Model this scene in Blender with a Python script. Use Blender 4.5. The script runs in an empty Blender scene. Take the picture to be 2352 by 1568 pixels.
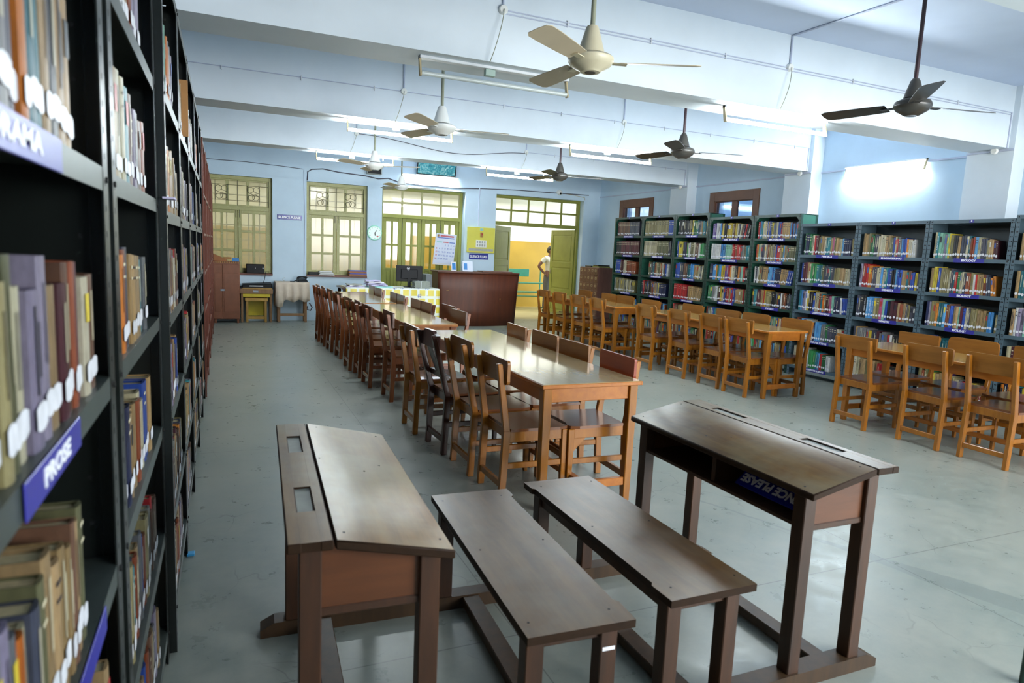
import bpy, bmesh, math, random
from mathutils import Vector, Matrix
R = math.radians
rnd = random.Random(11)
scene = bpy.context.scene
COL = scene.collection

# ------------------------------------------------------------------ camera
cam_d = bpy.data.cameras.new('camera')
cam = bpy.data.objects.new('camera', cam_d)
COL.objects.link(cam)
scene.camera = cam
cam_d.sensor_width = 36.0
cam_d.lens = 36.0 * 1523.55 / 2352.0
cam_d.clip_start = 0.02
cam_d.clip_end = 100
_yaw, _pitch, _roll = 0.412827, -0.133510, 0.0446242
_f = Vector((math.sin(_yaw) * math.cos(_pitch), math.cos(_yaw) * math.cos(_pitch), math.sin(_pitch)))
_r = Vector((math.cos(_yaw), -math.sin(_yaw), 0))
_u = _r.cross(_f)
_r2 = _r * math.cos(_roll) + _u * math.sin(_roll)
_u2 = -_r * math.sin(_roll) + _u * math.cos(_roll)
CAM = Vector((0, 0, 1.455))
cam.matrix_world = Matrix(((_r2.x, _u2.x, -_f.x, CAM.x), (_r2.y, _u2.y, -_f.y, CAM.y), (_r2.z, _u2.z, -_f.z, CAM.z), (0, 0, 0, 1)))
cam_d.dof.use_dof = True
cam_d.dof.focus_distance = 6.5
cam_d.dof.aperture_fstop = 4.5

# ------------------------------------------------------------------ world, light, exposure
world = bpy.data.worlds.new('world')
scene.world = world
world.use_nodes = True
_bg = world.node_tree.nodes['Background']
_bg.inputs[0].default_value = (0.72, 0.84, 1.0, 1)
_bg.inputs[1].default_value = 1.2
scene.view_settings.view_transform = 'Standard'
scene.view_settings.look = 'None'
scene.view_settings.exposure = 1.32
scene.view_settings.gamma = 1.0
scene.view_settings.use_curve_mapping = False
try:
    scene.cycles.max_bounces = 8
    scene.cycles.glossy_bounces = 3
    scene.cycles.transparent_max_bounces = 8
    scene.cycles.caustics_reflective = False
    scene.cycles.caustics_refractive = False
    scene.cycles.use_adaptive_sampling = True
    scene.cycles.adaptive_threshold = 0.03
    scene.cycles.use_denoising = True
except Exception:
    pass
TUBE_POWER = 74.0           # emission strength of the lit tubes
DAY = 1.0                   # daylight through the windows behind the camera


def area_light(name, loc, rot, sx, sy, power, col=(1.0, 0.985, 0.95)):
    ld = bpy.data.lights.new(name, 'AREA')
    ld.shape = 'RECTANGLE'
    ld.size, ld.size_y = sx, sy
    ld.energy = power
    ld.color = col
    o = bpy.data.objects.new(name, ld)
    COL.objects.link(o)
    o.location = loc
    o.rotation_euler = rot
    return o


# daylight falling through the four windows of the wall behind the camera
for _x in (3.3, 4.6, 5.8, 7.0):
    area_light('daylight_window', (_x, -2.42, 1.75), (R(90), 0, 0), 1.1, 1.7, 54 * DAY)
# added overhead fill lamp for the corridor outside, then daylight from its open end
area_light('corridor_fill', (3.4, 15.2, 2.75), (R(0), 0, 0), 9.0, 2.2, 72)
area_light('daylight_corridor_end', (9.9, 15.2, 1.5), (0, R(90), 0), 2.2, 2.4, 16)

# ------------------------------------------------------------------ materials


def srgb(h):
    h = h.lstrip('#')
    out = []
    for i in (0, 2, 4):
        c = int(h[i:i + 2], 16) / 255
        out.append(c / 12.92 if c <= 0.04045 else ((c + 0.055) / 1.055) ** 2.4)
    return tuple(out)


def _new(name):
    m = bpy.data.materials.new(name)
    m.use_nodes = True
    nt = m.node_tree
    b = nt.nodes['Principled BSDF']
    return m, nt, b


def _coord(nt, scale=(1, 1, 1), kind='Object'):
    tc = nt.nodes.new('ShaderNodeTexCoord')
    mp = nt.nodes.new('ShaderNodeMapping')
    mp.inputs['Scale'].default_value = scale
    nt.links.new(tc.outputs[kind], mp.inputs['Vector'])
    return mp.outputs['Vector']


def _noise(nt, vec, scale, detail=3, rough=0.55):
    n = nt.nodes.new('ShaderNodeTexNoise')
    n.inputs['Scale'].default_value = scale
    n.inputs['Detail'].default_value = detail
    n.inputs['Roughness'].default_value = rough
    nt.links.new(vec, n.inputs['Vector'])
    return n.outputs['Fac']


def _ramp(nt, fac, stops):
    r = nt.nodes.new('ShaderNodeValToRGB')
    e = r.color_ramp.elements
    e[0].position, e[0].color = stops[0][0], (*stops[0][1], 1)
    e[1].position, e[1].color = stops[1][0], (*stops[1][1], 1)
    for p_, c_ in stops[2:]:
        k = e.new(p_)
        k.color = (*c_, 1)
    nt.links.new(fac, r.inputs['Fac'])
    return r.outputs['Color']


def _mix(nt, fac, a, b, mode='MIX'):
    m = nt.nodes.new('ShaderNodeMix')
    m.data_type = 'RGBA'
    m.blend_type = mode
    for sock, v in ((m.inputs[0], fac), (m.inputs[6], a), (m.inputs[7], b)):
        if isinstance(v, (int, float)):
            sock.default_value = v
        elif isinstance(v, tuple):
            sock.default_value = (*v, 1)
        else:
            nt.links.new(v, sock)
    return m.outputs[2]


def _bump(nt, b, h, strength, dist=0.01):
    bp = nt.nodes.new('ShaderNodeBump')
    bp.inputs['Strength'].default_value = strength
    bp.inputs['Distance'].default_value = dist
    nt.links.new(h, bp.inputs['Height'])
    nt.links.new(bp.outputs['Normal'], b.inputs['Normal'])


MATS = {}


def paint(name, hexcol, rough=0.5, var=0.12, scale=6, bump=0.0, metal=0.0, spec=0.5, worn=None, wornamt=0.0):
    m, nt, b = _new(name)
    c = srgb(hexcol)
    v = _coord(nt)
    n = _noise(nt, v, scale, 4)
    lo = tuple(x * (1 - var) for x in c)
    hi = tuple(min(1, x * (1 + var)) for x in c)
    col = _ramp(nt, n, [(0.3, lo), (0.7, hi)])
    if worn:
        n2 = _noise(nt, v, scale * 5, 5, 0.7)
        mask = _ramp(nt, n2, [(0.62 - wornamt, (0, 0, 0)), (0.70 - wornamt, (1, 1, 1))])
        col = _mix(nt, mask, col, srgb(worn))
    nt.links.new(col, b.inputs['Base Color'])
    b.inputs['Roughness'].default_value = rough
    b.inputs['Metallic'].default_value = metal
    b.inputs['Specular IOR Level'].default_value = spec
    if bump:
        _bump(nt, b, _noise(nt, v, scale * 8, 4), bump)
    MATS[name] = m
    return m


def wood(name, c1, c2, rough=0.35, axis='Z', scale=22, coat=0.0, bump=0.05, blotch=None, blotch_amt=0.5, var=0.12):
    m, nt, b = _new(name)
    s = {'X': (0.12, 1, 1), 'Y': (1, 0.12, 1), 'Z': (1, 1, 0.12)}[axis]
    v = _coord(nt, s)
    n = _noise(nt, v, scale, 5, 0.65)
    col = _ramp(nt, n, [(0.32, srgb(c1)), (0.68, srgb(c2))])
    if blotch:
        v2 = _coord(nt)
        n2 = _noise(nt, v2, 3.5, 4, 0.6)
        mask = _ramp(nt, n2, [(0.42, (0, 0, 0)), (0.66, (blotch_amt,) * 3)])
        col = _mix(nt, mask, col, srgb(blotch))
    oi = nt.nodes.new('ShaderNodeObjectInfo')
    mr = nt.nodes.new('ShaderNodeMapRange')
    mr.inputs['To Min'].default_value = 1 - var
    mr.inputs['To Max'].default_value = 1 + var
    nt.links.new(oi.outputs['Random'], mr.inputs['Value'])
    hs = nt.nodes.new('ShaderNodeHueSaturation')
    nt.links.new(mr.outputs['Result'], hs.inputs['Value'])
    nt.links.new(col, hs.inputs['Color'])
    nt.links.new(hs.outputs['Color'], b.inputs['Base Color'])
    b.inputs['Roughness'].default_value = rough
    b.inputs['Coat Weight'].default_value = coat
    b.inputs['Coat Roughness'].default_value = 0.12
    if bump:
        _bump(nt, b, n, bump, 0.004)
    MATS[name] = m
    return m


def emit(name, col, strength):
    m, nt, b = _new(name)
    b.inputs['Base Color'].default_value = (*col, 1)
    b.inputs['Emission Color'].default_value = (*col, 1)
    b.inputs['Emission Strength'].default_value = strength
    MATS[name] = m
    return m


def glass(name, tint, refl_rough=0.03, milky=0.0, milk=(0.8, 0.8, 0.7)):
    m = bpy.data.materials.new(name)
    m.use_nodes = True
    nt = m.node_tree
    nt.nodes.remove(nt.nodes['Principled BSDF'])
    out = nt.nodes['Material Output']
    tr = nt.nodes.new('ShaderNodeBsdfTransparent')
    tr.inputs[0].default_value = (*tint, 1)
    gl = nt.nodes.new('ShaderNodeBsdfGlossy')
    gl.inputs['Roughness'].default_value = refl_rough
    lw = nt.nodes.new('ShaderNodeLayerWeight')
    lw.inputs[0].default_value = 0.5
    pw_ = nt.nodes.new('ShaderNodeMath')
    pw_.operation = 'POWER'
    pw_.inputs[1].default_value = 4.0
    nt.links.new(lw.outputs['Facing'], pw_.inputs[0])
    fr = nt.nodes.new('ShaderNodeMath')
    fr.operation = 'MULTIPLY_ADD'
    fr.inputs[1].default_value = 0.85
    fr.inputs[2].default_value = 0.045
    nt.links.new(pw_.outputs[0], fr.inputs[0])
    base = tr.outputs[0]
    if milky:
        df = nt.nodes.new('ShaderNodeBsdfTranslucent')
        df.inputs[0].default_value = (*milk, 1)
        d2 = nt.nodes.new('ShaderNodeBsdfDiffuse')
        d2.inputs[0].default_value = (*milk, 1)
        a = nt.nodes.new('ShaderNodeMixShader')
        a.inputs[0].default_value = 0.5
        nt.links.new(df.outputs[0], a.inputs[1])
        nt.links.new(d2.outputs[0], a.inputs[2])
        mx0 = nt.nodes.new('ShaderNodeMixShader')
        mx0.inputs[0].default_value = milky
        nt.links.new(base, mx0.inputs[1])
        nt.links.new(a.outputs[0], mx0.inputs[2])
        base = mx0.outputs[0]
    mx = nt.nodes.new('ShaderNodeMixShader')
    nt.links.new(fr.outputs[0], mx.inputs[0])
    nt.links.new(base, mx.inputs[1])
    nt.links.new(gl.outputs[0], mx.inputs[2])
    nt.links.new(mx.outputs[0], out.inputs[0])
    MATS[name] = m
    return m


# painted plaster, metal, wood ...
paint('wall_blue', '#c2d8e8', 0.6, 0.05, 2.0, 0.10)
paint('ceiling_blue', '#d2def4', 0.7, 0.05, 1.2, 0.05)
paint('beam_blue', '#dbe6ee', 0.65, 0.05, 1.6, 0.10)
paint('corridor_cream', '#f0eee2', 0.7, 0.04, 1.5)
paint('corridor_yellow', '#bb9730', 0.5, 0.10, 1.5)
paint('corridor_floor', '#b5a877', 0.5, 0.12, 2.0)
paint('outdoor_cream', '#d8d6b4', 0.7, 0.04, 1.5)
paint('olive', '#84883a', 0.55, 0.08, 5)
paint('olive_worn', '#a2a068', 0.45, 0.10, 6, 0.08, worn='#b8b48a', wornamt=0.04)
paint('brown_frame', '#6b4630', 0.5, 0.15, 7)
paint('iron', '#4c4a3c', 0.5, 0.1, 20)
paint('rack_dark', '#111614', 0.32, 0.18, 7, metal=0.0, spec=0.6, worn='#39423e', wornamt=-0.05)
paint('rack_dark_board', '#3a423f', 0.38, 0.16, 7, worn='#232b28', wornamt=-0.02)
paint('rack_green', '#1b3c32', 0.36, 0.12, 6, worn='#49675a', wornamt=-0.06)
paint('rack_green_side', '#2f6453', 0.38, 0.10, 6, worn='#c8d0c8', wornamt=-0.08)
paint('rack_grey', '#4a5f6a', 0.38, 0.08, 6, worn='#2c3a42', wornamt=-0.08)
paint('rack_back', '#2b3a40', 0.5, 0.10, 5)
paint('worn_edge', '#2b1b0d', 0.6, 0.2, 30, spec=0.2)
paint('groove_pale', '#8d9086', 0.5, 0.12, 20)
paint('hole', '#0b0e0e', 0.7, 0.0)
paint('label_blue', '#2b2a8c', 0.35, 0.05, 9)
paint('label_white', '#eef0f6', 0.45, 0.02)
paint('sign_blue', '#1d2a8e', 0.2, 0.05, 9)
paint('white_plastic', '#e8eae6', 0.35, 0.03)
paint('cream_metal', '#cfc7ab', 0.35, 0.05)
paint('cream_blade', '#c2b499', 0.4, 0.05)
paint('fan_dark', '#3c3a36', 0.3, 0.1, 10, spec=0.6)
paint('rod_dark', '#3b2a30', 0.35, 0.1, 10)
paint('fan_red', '#b03a3a', 0.4, 0.05)
paint('rod_grey', '#8d917c', 0.4, 0.1, 14)
paint('lamp_metal', '#d8dde2', 0.35, 0.04)
paint('ballast', '#9db5ac', 0.4, 0.05)
paint('bracket', '#b9ab87', 0.45, 0.08)
paint('conduit', '#b9c2d6', 0.5, 0.08)
paint('wire_dark', '#4b4a58', 0.6, 0.1)
paint('black_plastic', '#101216', 0.45, 0.1, spec=0.25)
paint('black_gloss', '#101317', 0.2, 0.05)
paint('silver', '#b8bcc2', 0.3, 0.05, metal=0.8)
paint('chrome', '#c8ccd2', 0.2, 0.03, metal=1.0)
paint('cupboard_brown', '#7c4a30', 0.45, 0.12, 9)
paint('yellow_paint', '#c9b52c', 0.4, 0.1, 6)
paint('switch_yellow', '#d6cf4c', 0.45, 0.05, 5)
paint('cloth_beige', '#cfc0ae', 0.9, 0.06, 12, 0.15)
paint('paper', '#e6e6e8', 0.8, 0.05, 9)
paint('paper_grey', '#a9aca6', 0.85, 0.12, 40)
paint('case_grey', '#5d6467', 0.5, 0.08)
paint('newsprint', '#8f958c', 0.85, 0.15, 60)
paint('paper_lilac', '#c2bcdc', 0.8, 0.08, 9)
paint('paper_teal', '#9ed6d2', 0.7, 0.05)
paint('cardboard', '#a87c4c', 0.8, 0.1, 9)
paint('blue_box', '#2f7fc4', 0.5, 0.06)
paint('blue_cover', '#3c56b4', 0.5, 0.08)
paint('brown_cover', '#9a6236', 0.6, 0.1)
paint('red', '#b02a24', 0.45, 0.05)
paint('green_bench', '#3f8a72', 0.4, 0.1, 8)
paint('mint', '#8fdcc4', 0.35, 0.05)
paint('clock_face', '#cfe9df', 0.25, 0.03)
paint('picture_teal', '#5fb0b8', 0.25, 0.1)
paint('calendar_paper', '#d9e2f4', 0.6, 0.03)
paint('cal_blue', '#6f86c8', 0.6, 0.05)
paint('cal_pink', '#c86a76', 0.6, 0.05)
paint('shirt', '#d9d4c4', 0.8, 0.04, 30, 0.1)
paint('trousers', '#565450', 0.85, 0.08, 30)
paint('skin', '#6f4630', 0.5, 0.06, 12)
paint('hair', '#17130f', 0.5, 0.1, 40)
paint('shoe', '#1c1815', 0.4, 0.1)
paint('rubber_blue', '#3fa0d8', 0.5, 0.05)
wood('orange_wood', '#86500f', '#a2661b', 0.30, 'Z', 26, 0.25)
wood('orange_panel', '#7a4c18', '#8e5c22', 0.33, 'Y', 24, 0.2)
wood('orange_seat', '#6a4026', '#7c4c2c', 0.22, 'X', 26, 0.35)
wood('table_edge', '#a45e16', '#b66e20', 0.35, 'Y', 24, 0.2, var=0.05)
wood('table_top', '#b39a6c', '#bda478', 0.10, 'Y', 30, 0.5, bump=0.0, var=0.04)
wood('table_top_right', '#a8823e', '#b48e48', 0.16, 'Y', 30, 0.3, bump=0.0, var=0.04)
wood('red_wood', '#703818', '#8a4c24', 0.28, 'Z', 26, 0.3)
wood('red_panel', '#4c2614', '#5c301a', 0.30, 'Y', 24, 0.25)
wood('bright_red_panel', '#88351a', '#984024', 0.30, 'Y', 24, 0.25, var=0.03)
wood('dark_wood', '#2c120c', '#421c12', 0.30, 'Z', 26, 0.3)
wood('desk_wood', '#2d1908', '#442711', 0.5, 'Z', 20, 0.05, 0.12)
wood('desk_panel', '#4e2c15', '#643a1e', 0.42, 'X', 16, 0.05, 0.1)
wood('desk_top', '#60421f', '#80602f', 0.34, 'Y', 20, 0.0, 0.05, blotch='#8f8a70', blotch_amt=0.45, var=0.05)
wood('bench_top', '#4e361a', '#684b26', 0.34, 'Y', 20, 0.0, 0.05, blotch='#6c675a', blotch_amt=0.4, var=0.05)
wood('bench_under', '#30200e', '#463018', 0.5, 'Z', 18, 0, 0.1)
wood('counter_wood', '#47200e', '#5a2a12', 0.5, 'Z', 14, 0.0, 0.02, var=0.03)
wood('bookcase_wood', '#5c2c1c', '#703826', 0.4, 'Z', 18, 0.1)
wood('catalog_wood', '#5a3a30', '#6e483c', 0.4, 'Z', 18, 0.1)
wood('stool_wood', '#a07a34', '#b48c42', 0.45, 'Z', 18, 0.0)
wood('plain_wood', '#7c5a3a', '#94704a', 0.5, 'Z', 18, 0.0)
emit('tube_lit', (0.90, 0.98, 1.0), TUBE_POWER)
paint('tube_off', '#c2cccb', 0.2, 0.02)
glass('pane_clear', (0.96, 0.97, 0.95))
glass('pane_frost', (0.88, 0.87, 0.76), 0.15, 0.45, (0.66, 0.65, 0.48))
glass('pane_dark', (0.55, 0.62, 0.70), 0.04)


def floor_material():
    m, nt, b = _new('cement_floor')
    v = _coord(nt)
    n1 = _noise(nt, v, 0.9, 6, 0.62)
    n2 = _noise(nt, v, 7, 6, 0.7)
    col = _ramp(nt, n1, [(0.30, srgb('#7f8a83')), (0.72, srgb('#a2a498'))])
    col2 = _ramp(nt, n2, [(0.35, srgb('#7d8881')), (0.7, srgb('#a6a69a'))])
    col = _mix(nt, 0.35, col, col2)
    # fine cracks
    vo = nt.nodes.new('ShaderNodeTexVoronoi')
    vo.feature = 'DISTANCE_TO_EDGE'
    vo.inputs['Scale'].default_value = 2.1
    wv = nt.nodes.new('ShaderNodeVectorMath')
    wv.operation = 'ADD'
    nn = nt.nodes.new('ShaderNodeTexNoise')
    nn.inputs['Scale'].default_value = 5
    nt.links.new(v, nn.inputs['Vector'])
    sc = nt.nodes.new('ShaderNodeVectorMath')
    sc.operation = 'SCALE'
    sc.inputs['Scale'].default_value = 0.16
    nt.links.new(nn.outputs['Color'], sc.inputs[0])
    nt.links.new(v, wv.inputs[0])
    nt.links.new(sc.outputs[0], wv.inputs[1])
    nt.links.new(wv.outputs[0], vo.inputs['Vector'])
    crack = _ramp(nt, vo.outputs['Distance'], [(0.0, (1, 1, 1)), (0.006, (0, 0, 0))])
    gate = _ramp(nt, _noise(nt, v, 1.3, 3), [(0.50, (0, 0, 0)), (0.62, (0.5, 0.5, 0.5))])
    cm = _mix(nt, 1.0, crack, gate, 'MULTIPLY')
    col = _mix(nt, cm, col, srgb('#4f5652'))
    # cement patch filled along an old channel, running off to the side
    sep = nt.nodes.new('ShaderNodeSeparateXYZ')
    nt.links.new(v, sep.inputs[0])

    def math_(op, a, bb):
        q = nt.nodes.new('ShaderNodeMath')
        q.operation = op
        for i, t in enumerate((a, bb)):
            if t is None:
                continue
            if isinstance(t, (int, float)):
                q.inputs[i].default_value = t
            else:
                nt.links.new(t, q.inputs[i])
        return q.outputs[0]
    # the channel runs through (3.1, 1.95), thin at first and widening as it goes
    nx, ny = 0.935, 0.355
    dline = math_('SUBTRACT', math_('ADD', math_('MULTIPLY', sep.outputs[0], nx), math_('MULTIPLY', sep.outputs[1], ny)), 3.1 * nx + 1.95 * ny)
    wob = math_('MULTIPLY', math_('SUBTRACT', _noise(nt, v, 5, 3), 0.5), 0.07)
    d2 = math_('ABSOLUTE', math_('ADD', dline, wob), None)
    mr = nt.nodes.new('ShaderNodeMapRange')
    mr.inputs['From Min'].default_value = 2.5
    mr.inputs['From Max'].default_value = 1.8
    mr.inputs['To Min'].default_value = 0.012
    mr.inputs['To Max'].default_value = 0.085
    nt.links.new(sep.outputs[1], mr.inputs['Value'])
    pm = _ramp(nt, math_('DIVIDE', d2, mr.outputs['Result']), [(0.92, (0.8, 0.8, 0.8)), (1.0, (0, 0, 0))])
    lim = _ramp(nt, math_('MULTIPLY', math_('SUBTRACT', 3.3, sep.outputs[1]), 0.5), [(0.0, (0, 0, 0)), (0.05, (1, 1, 1))])
    pm = _mix(nt, 1.0, pm, lim, 'MULTIPLY')
    col = _mix(nt, pm, col, srgb('#7c857f'))
    # straight joints of the cement bays
    for ax, pos in ((0, 1.02), (0, 3.05), (0, 5.1), (1, 2.15), (1, 4.85), (1, 7.5)):
        dd = math_('ABSOLUTE', math_('SUBTRACT', sep.outputs[ax], pos), None)
        jm = _ramp(nt, dd, [(0.0015, (0.7, 0.7, 0.7)), (0.0035, (0, 0, 0))])
        col = _mix(nt, jm, col, srgb('#3d4442'))
    # small dark specks
    sp = _ramp(nt, _noise(nt, v, 60, 2, 0.5), [(0.93, (0, 0, 0)), (0.95, (0.5, 0.5, 0.5))])
    col = _mix(nt, sp, col, srgb('#3f4442'))
    nt.links.new(col, b.inputs['Base Color'])
    rr = _ramp(nt, n2, [(0.3, (0.24,) * 3), (0.75, (0.44,) * 3)])
    nt.links.new(rr, b.inputs['Roughness'])
    b.inputs['Specular IOR Level'].default_value = 0.45
    _bump(nt, b, n2, 0.04, 0.01)
    MATS['cement_floor'] = m


floor_material()


def book_material():
    m, nt, b = _new('book_cloth')
    at = nt.nodes.new('ShaderNodeAttribute')
    at.attribute_name = 'Col'
    geo = nt.nodes.new('ShaderNodeNewGeometry')
    mp = nt.nodes.new('ShaderNodeMapping')
    mp.inputs['Scale'].default_value = (1, 1, 0.35)
    nt.links.new(geo.outputs['Position'], mp.inputs['Vector'])
    n = _noise(nt, mp.outputs['Vector'], 55, 4, 0.7)
    f = _ramp(nt, n, [(0.3, (0.72,) * 3), (0.7, (1.12,) * 3)])
    col = _mix(nt, 1.0, at.outputs['Color'], f, 'MULTIPLY')
    nt.links.new(col, b.inputs['Base Color'])
    b.inputs['Roughness'].default_value = 0.42
    MATS['book_cloth'] = m


book_material()


def cloth_check():
    # oil cloth with yellow squares in a white grid and small blue sprigs
    m, nt, b = _new('oilcloth')
    v = _coord(nt)
    br = nt.nodes.new('ShaderNodeTexBrick')
    br.offset = 0.0
    br.inputs['Scale'].default_value = 1.0
    br.inputs['Brick Width'].default_value = 0.15
    br.inputs['Row Height'].default_value = 0.15
    br.inputs['Mortar Size'].default_value = 0.026
    br.inputs['Mortar Smooth'].default_value = 0.2
    br.inputs['Color1'].default_value = (*srgb('#d9c63e'), 1)
    br.inputs['Color2'].default_value = (*srgb('#dccb52'), 1)
    br.inputs['Mortar'].default_value = (*srgb('#dfe4d8'), 1)
    mp = nt.nodes.new('ShaderNodeMapping')
    mp.inputs['Rotation'].default_value = (R(90), 0, 0)
    nt.links.new(v, mp.inputs['Vector'])
    nt.links.new(mp.outputs['Vector'], br.inputs['Vector'])
    vo = nt.nodes.new('ShaderNodeTexVoronoi')
    vo.inputs['Scale'].default_value = 6.67
    vo.inputs['Randomness'].default_value = 0.25
    nt.links.new(v, vo.inputs['Vector'])
    mask = _ramp(nt, vo.outputs['Distance'], [(0.26, (1, 1, 1)), (0.32, (0, 0, 0))])
    n = _noise(nt, v, 60, 2)
    mask2 = _ramp(nt, n, [(0.48, (0, 0, 0)), (0.52, (1, 1, 1))])
    mm = _mix(nt, 1.0, mask, mask2, 'MULTIPLY')
    col = _mix(nt, mm, br.outputs['Color'], srgb('#4a60b0'))
    nt.links.new(col, b.inputs['Base Color'])
    b.inputs['Roughness'].default_value = 0.35
    MATS['oilcloth'] = m


cloth_check()


def picture_mat():
    m, nt, b = _new('picture_print')
    v = _coord(nt)
    n = nt.nodes.new('ShaderNodeTexNoise')
    n.inputs['Scale'].default_value = 9
    n.inputs['Detail'].default_value = 4
    n.inputs['Distortion'].default_value = 2.2
    nt.links.new(v, n.inputs['Vector'])
    col = _ramp(nt, n.outputs['Fac'], [(0.3, srgb('#1f6f84')), (0.72, srgb('#d4efe4')), (0.5, srgb('#5fb6bd'))])
    nt.links.new(col, b.inputs['Base Color'])
    b.inputs['Roughness'].default_value = 0.15
    MATS['picture_print'] = m


picture_mat()

# ------------------------------------------------------------------ mesh helpers


def M_(*names):
    return [MATS[n] for n in names]


class MB:
    """collects shapes into one mesh"""

    def __init__(self):
        self.v, self.f, self.mi, self.col, self.sm = [], [], [], [], []

    def add(self, verts, faces, mi=0, col=None, smooth=False):
        o = len(self.v)
        self.v.extend([tuple(p) for p in verts])
        for f in faces:
            self.f.append(tuple(i + o for i in f))
            self.mi.append(mi)
            self.col.append(col)
            self.sm.append(smooth)
        return self

    def box(self, lo, hi, mi=0, col=None):
        x0, y0, z0 = lo
        x1, y1, z1 = hi
        return self.hexa([(x0, y0, z0), (x1, y0, z0), (x1, y1, z0), (x0, y1, z0), (x0, y0, z1), (x1, y0, z1), (x1, y1, z1), (x0, y1, z1)], mi, col)

    def hexa(self, p, mi=0, col=None):
        return self.add(p, [(0, 3, 2, 1), (4, 5, 6, 7), (0, 1, 5, 4), (1, 2, 6, 5), (2, 3, 7, 6), (3, 0, 4, 7)], mi, col)

    def cbox(self, lo, hi, c=0.003, mi=0, col=None):
        """box with chamfered edges"""
        x0, y0, z0 = lo
        x1, y1, z1 = hi
        c = min(c, (x1 - x0) * .45, (y1 - y0) * .45, (z1 - z0) * .45)
        return self.chexa([(x0, y0, z0), (x1, y0, z0), (x1, y1, z0), (x0, y1, z0), (x0, y0, z1), (x1, y0, z1), (x1, y1, z1), (x0, y1, z1)], c, mi, col)

    def chexa(self, p, c=0.003, mi=0, col=None):
        """any 8-corner block (bottom ring, top ring) with chamfered edges"""
        P = [Vector(q) for q in p]
        nb = {0: (1, 3, 4), 1: (0, 2, 5), 2: (3, 1, 6), 3: (2, 0, 7), 4: (5, 7, 0), 5: (4, 6, 1), 6: (7, 5, 2), 7: (6, 4, 3)}
        faces = [(0, 3, 2, 1), (4, 5, 6, 7), (0, 1, 5, 4), (1, 2, 6, 5), (2, 3, 7, 6), (3, 0, 4, 7)]
        idx, verts = {}, []
        for fi, f in enumerate(faces):
            for k, vi in enumerate(f):
                a, b_ = P[f[k - 1]], P[f[(k + 1) % 4]]
                d = (a - P[vi]).normalized() * c + (b_ - P[vi]).normalized() * c
                idx[(fi, vi)] = len(verts)
                verts.append(P[vi] + d)
        out = [tuple(idx[(fi, vi)] for vi in f) for fi, f in enumerate(faces)]
        ef = {}
        for fi, f in enumerate(faces):
            for k in range(4):
                a, b_ = f[k], f[(k + 1) % 4]
                ef.setdefault(frozenset((a, b_)), []).append((fi, a, b_))
        for (f1, a, b_), (f2, a2, b2) in ef.values():
            out.append((idx[(f1, b_)], idx[(f1, a)], idx[(f2, a)], idx[(f2, b_)]))
        for vi in range(8):
            fs = [fi for fi, f in enumerate(faces) if vi in f]
            tri = [idx[(fi, vi)] for fi in fs]
            q = [verts[t] for t in tri]
            cen = sum(P, Vector()) / 8
            nrm = (q[1] - q[0]).cross(q[2] - q[0])
            if nrm.dot(q[0] - cen) < 0:
                tri.reverse()
            out.append(tuple(tri))
        return self.add(verts, out, mi, col)

    def prism(self, poly, axis, a, b_, mi=0, col=None):
        """extrude a 2-D polygon (counter-clockwise) along axis from a to b_"""
        n = len(poly)

        def P(q, t):
            return {'x': (t, q[0], q[1]), 'y': (q[0], t, q[1]), 'z': (q[0], q[1], t)}[axis]
        vs = [P(q, a) for q in poly] + [P(q, b_) for q in poly]
        fs = [tuple(range(n))[::-1], tuple(range(n, 2 * n))] + [(i, (i + 1) % n, n + (i + 1) % n, n + i) for i in range(n)]
        if axis == 'y':
            fs = [f[::-1] for f in fs]
        if b_ < a:
            fs = [f[::-1] for f in fs]
        return self.add(vs, fs, mi, col)

    def tube(self, pts, r, seg=8, mi=0, col=None, cap=True):
        pts = [Vector(q) for q in pts]
        rings = []
        up = Vector((0, 0, 1))
        prev = None
        for i, q in enumerate(pts):
            d = (pts[min(i + 1, len(pts) - 1)] - pts[max(i - 1, 0)]).normalized()
            s = d.cross(up)
            if s.length < 1e-3:
                s = d.cross(Vector((0, 1, 0)))
            s.normalize()
            if prev is not None and s.dot(prev) < 0:
                s = -s
            prev = s
            t = s.cross(d).normalized()
            rr = r[i] if isinstance(r, (list, tuple)) else r
            rings.append([q + (s * math.cos(2 * math.pi * k / seg) + t * math.sin(2 * math.pi * k / seg)) * rr for k in range(seg)])
        vs = [v for rg in rings for v in rg]
        fs = []
        for i in range(len(pts) - 1):
            for k in range(seg):
                a, b_ = i * seg + k, i * seg + (k + 1) % seg
                fs.append((a, a + seg, b_ + seg, b_))
        if cap:
            fs.append(tuple(range(seg)))
            fs.append(tuple(range((len(pts) - 1) * seg, len(pts) * seg))[::-1])
        return self.add(vs, fs, mi, col, True)

    def lathe(self, prof, cx=0, cy=0, seg=20, mi=0, col=None):
        """profile of (radius, z) turned about the vertical through cx, cy"""
        vs = [(cx + r * math.cos(2 * math.pi * k / seg), cy + r * math.sin(2 * math.pi * k / seg), z) for r, z in prof for k in range(seg)]
        fs = []
        for i in range(len(prof) - 1):
            for k in range(seg):
                a, b_ = i * seg + k, i * seg + (k + 1) % seg
                fs.append((a, b_, b_ + seg, a + seg))
        fs.append(tuple(range(seg))[::-1])
        fs.append(tuple(range((len(prof) - 1) * seg, len(prof) * seg)))
        return self.add(vs, fs, mi, col, True)

    def split_top(self, mi):
        """give every face that does not look straight up another material slot"""
        for i, f in enumerate(self.f):
            if self.mi[i]:
                continue
            a, b_, c_ = (Vector(self.v[q]) for q in f[:3])
            n = (b_ - a).cross(c_ - a)
            if n.length and n.normalized().z < 0.9:
                self.mi[i] = mi
        return self

    def xform(self, m):
        self.v = [tuple(m @ Vector(p)) for p in self.v]
        return self

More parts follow.
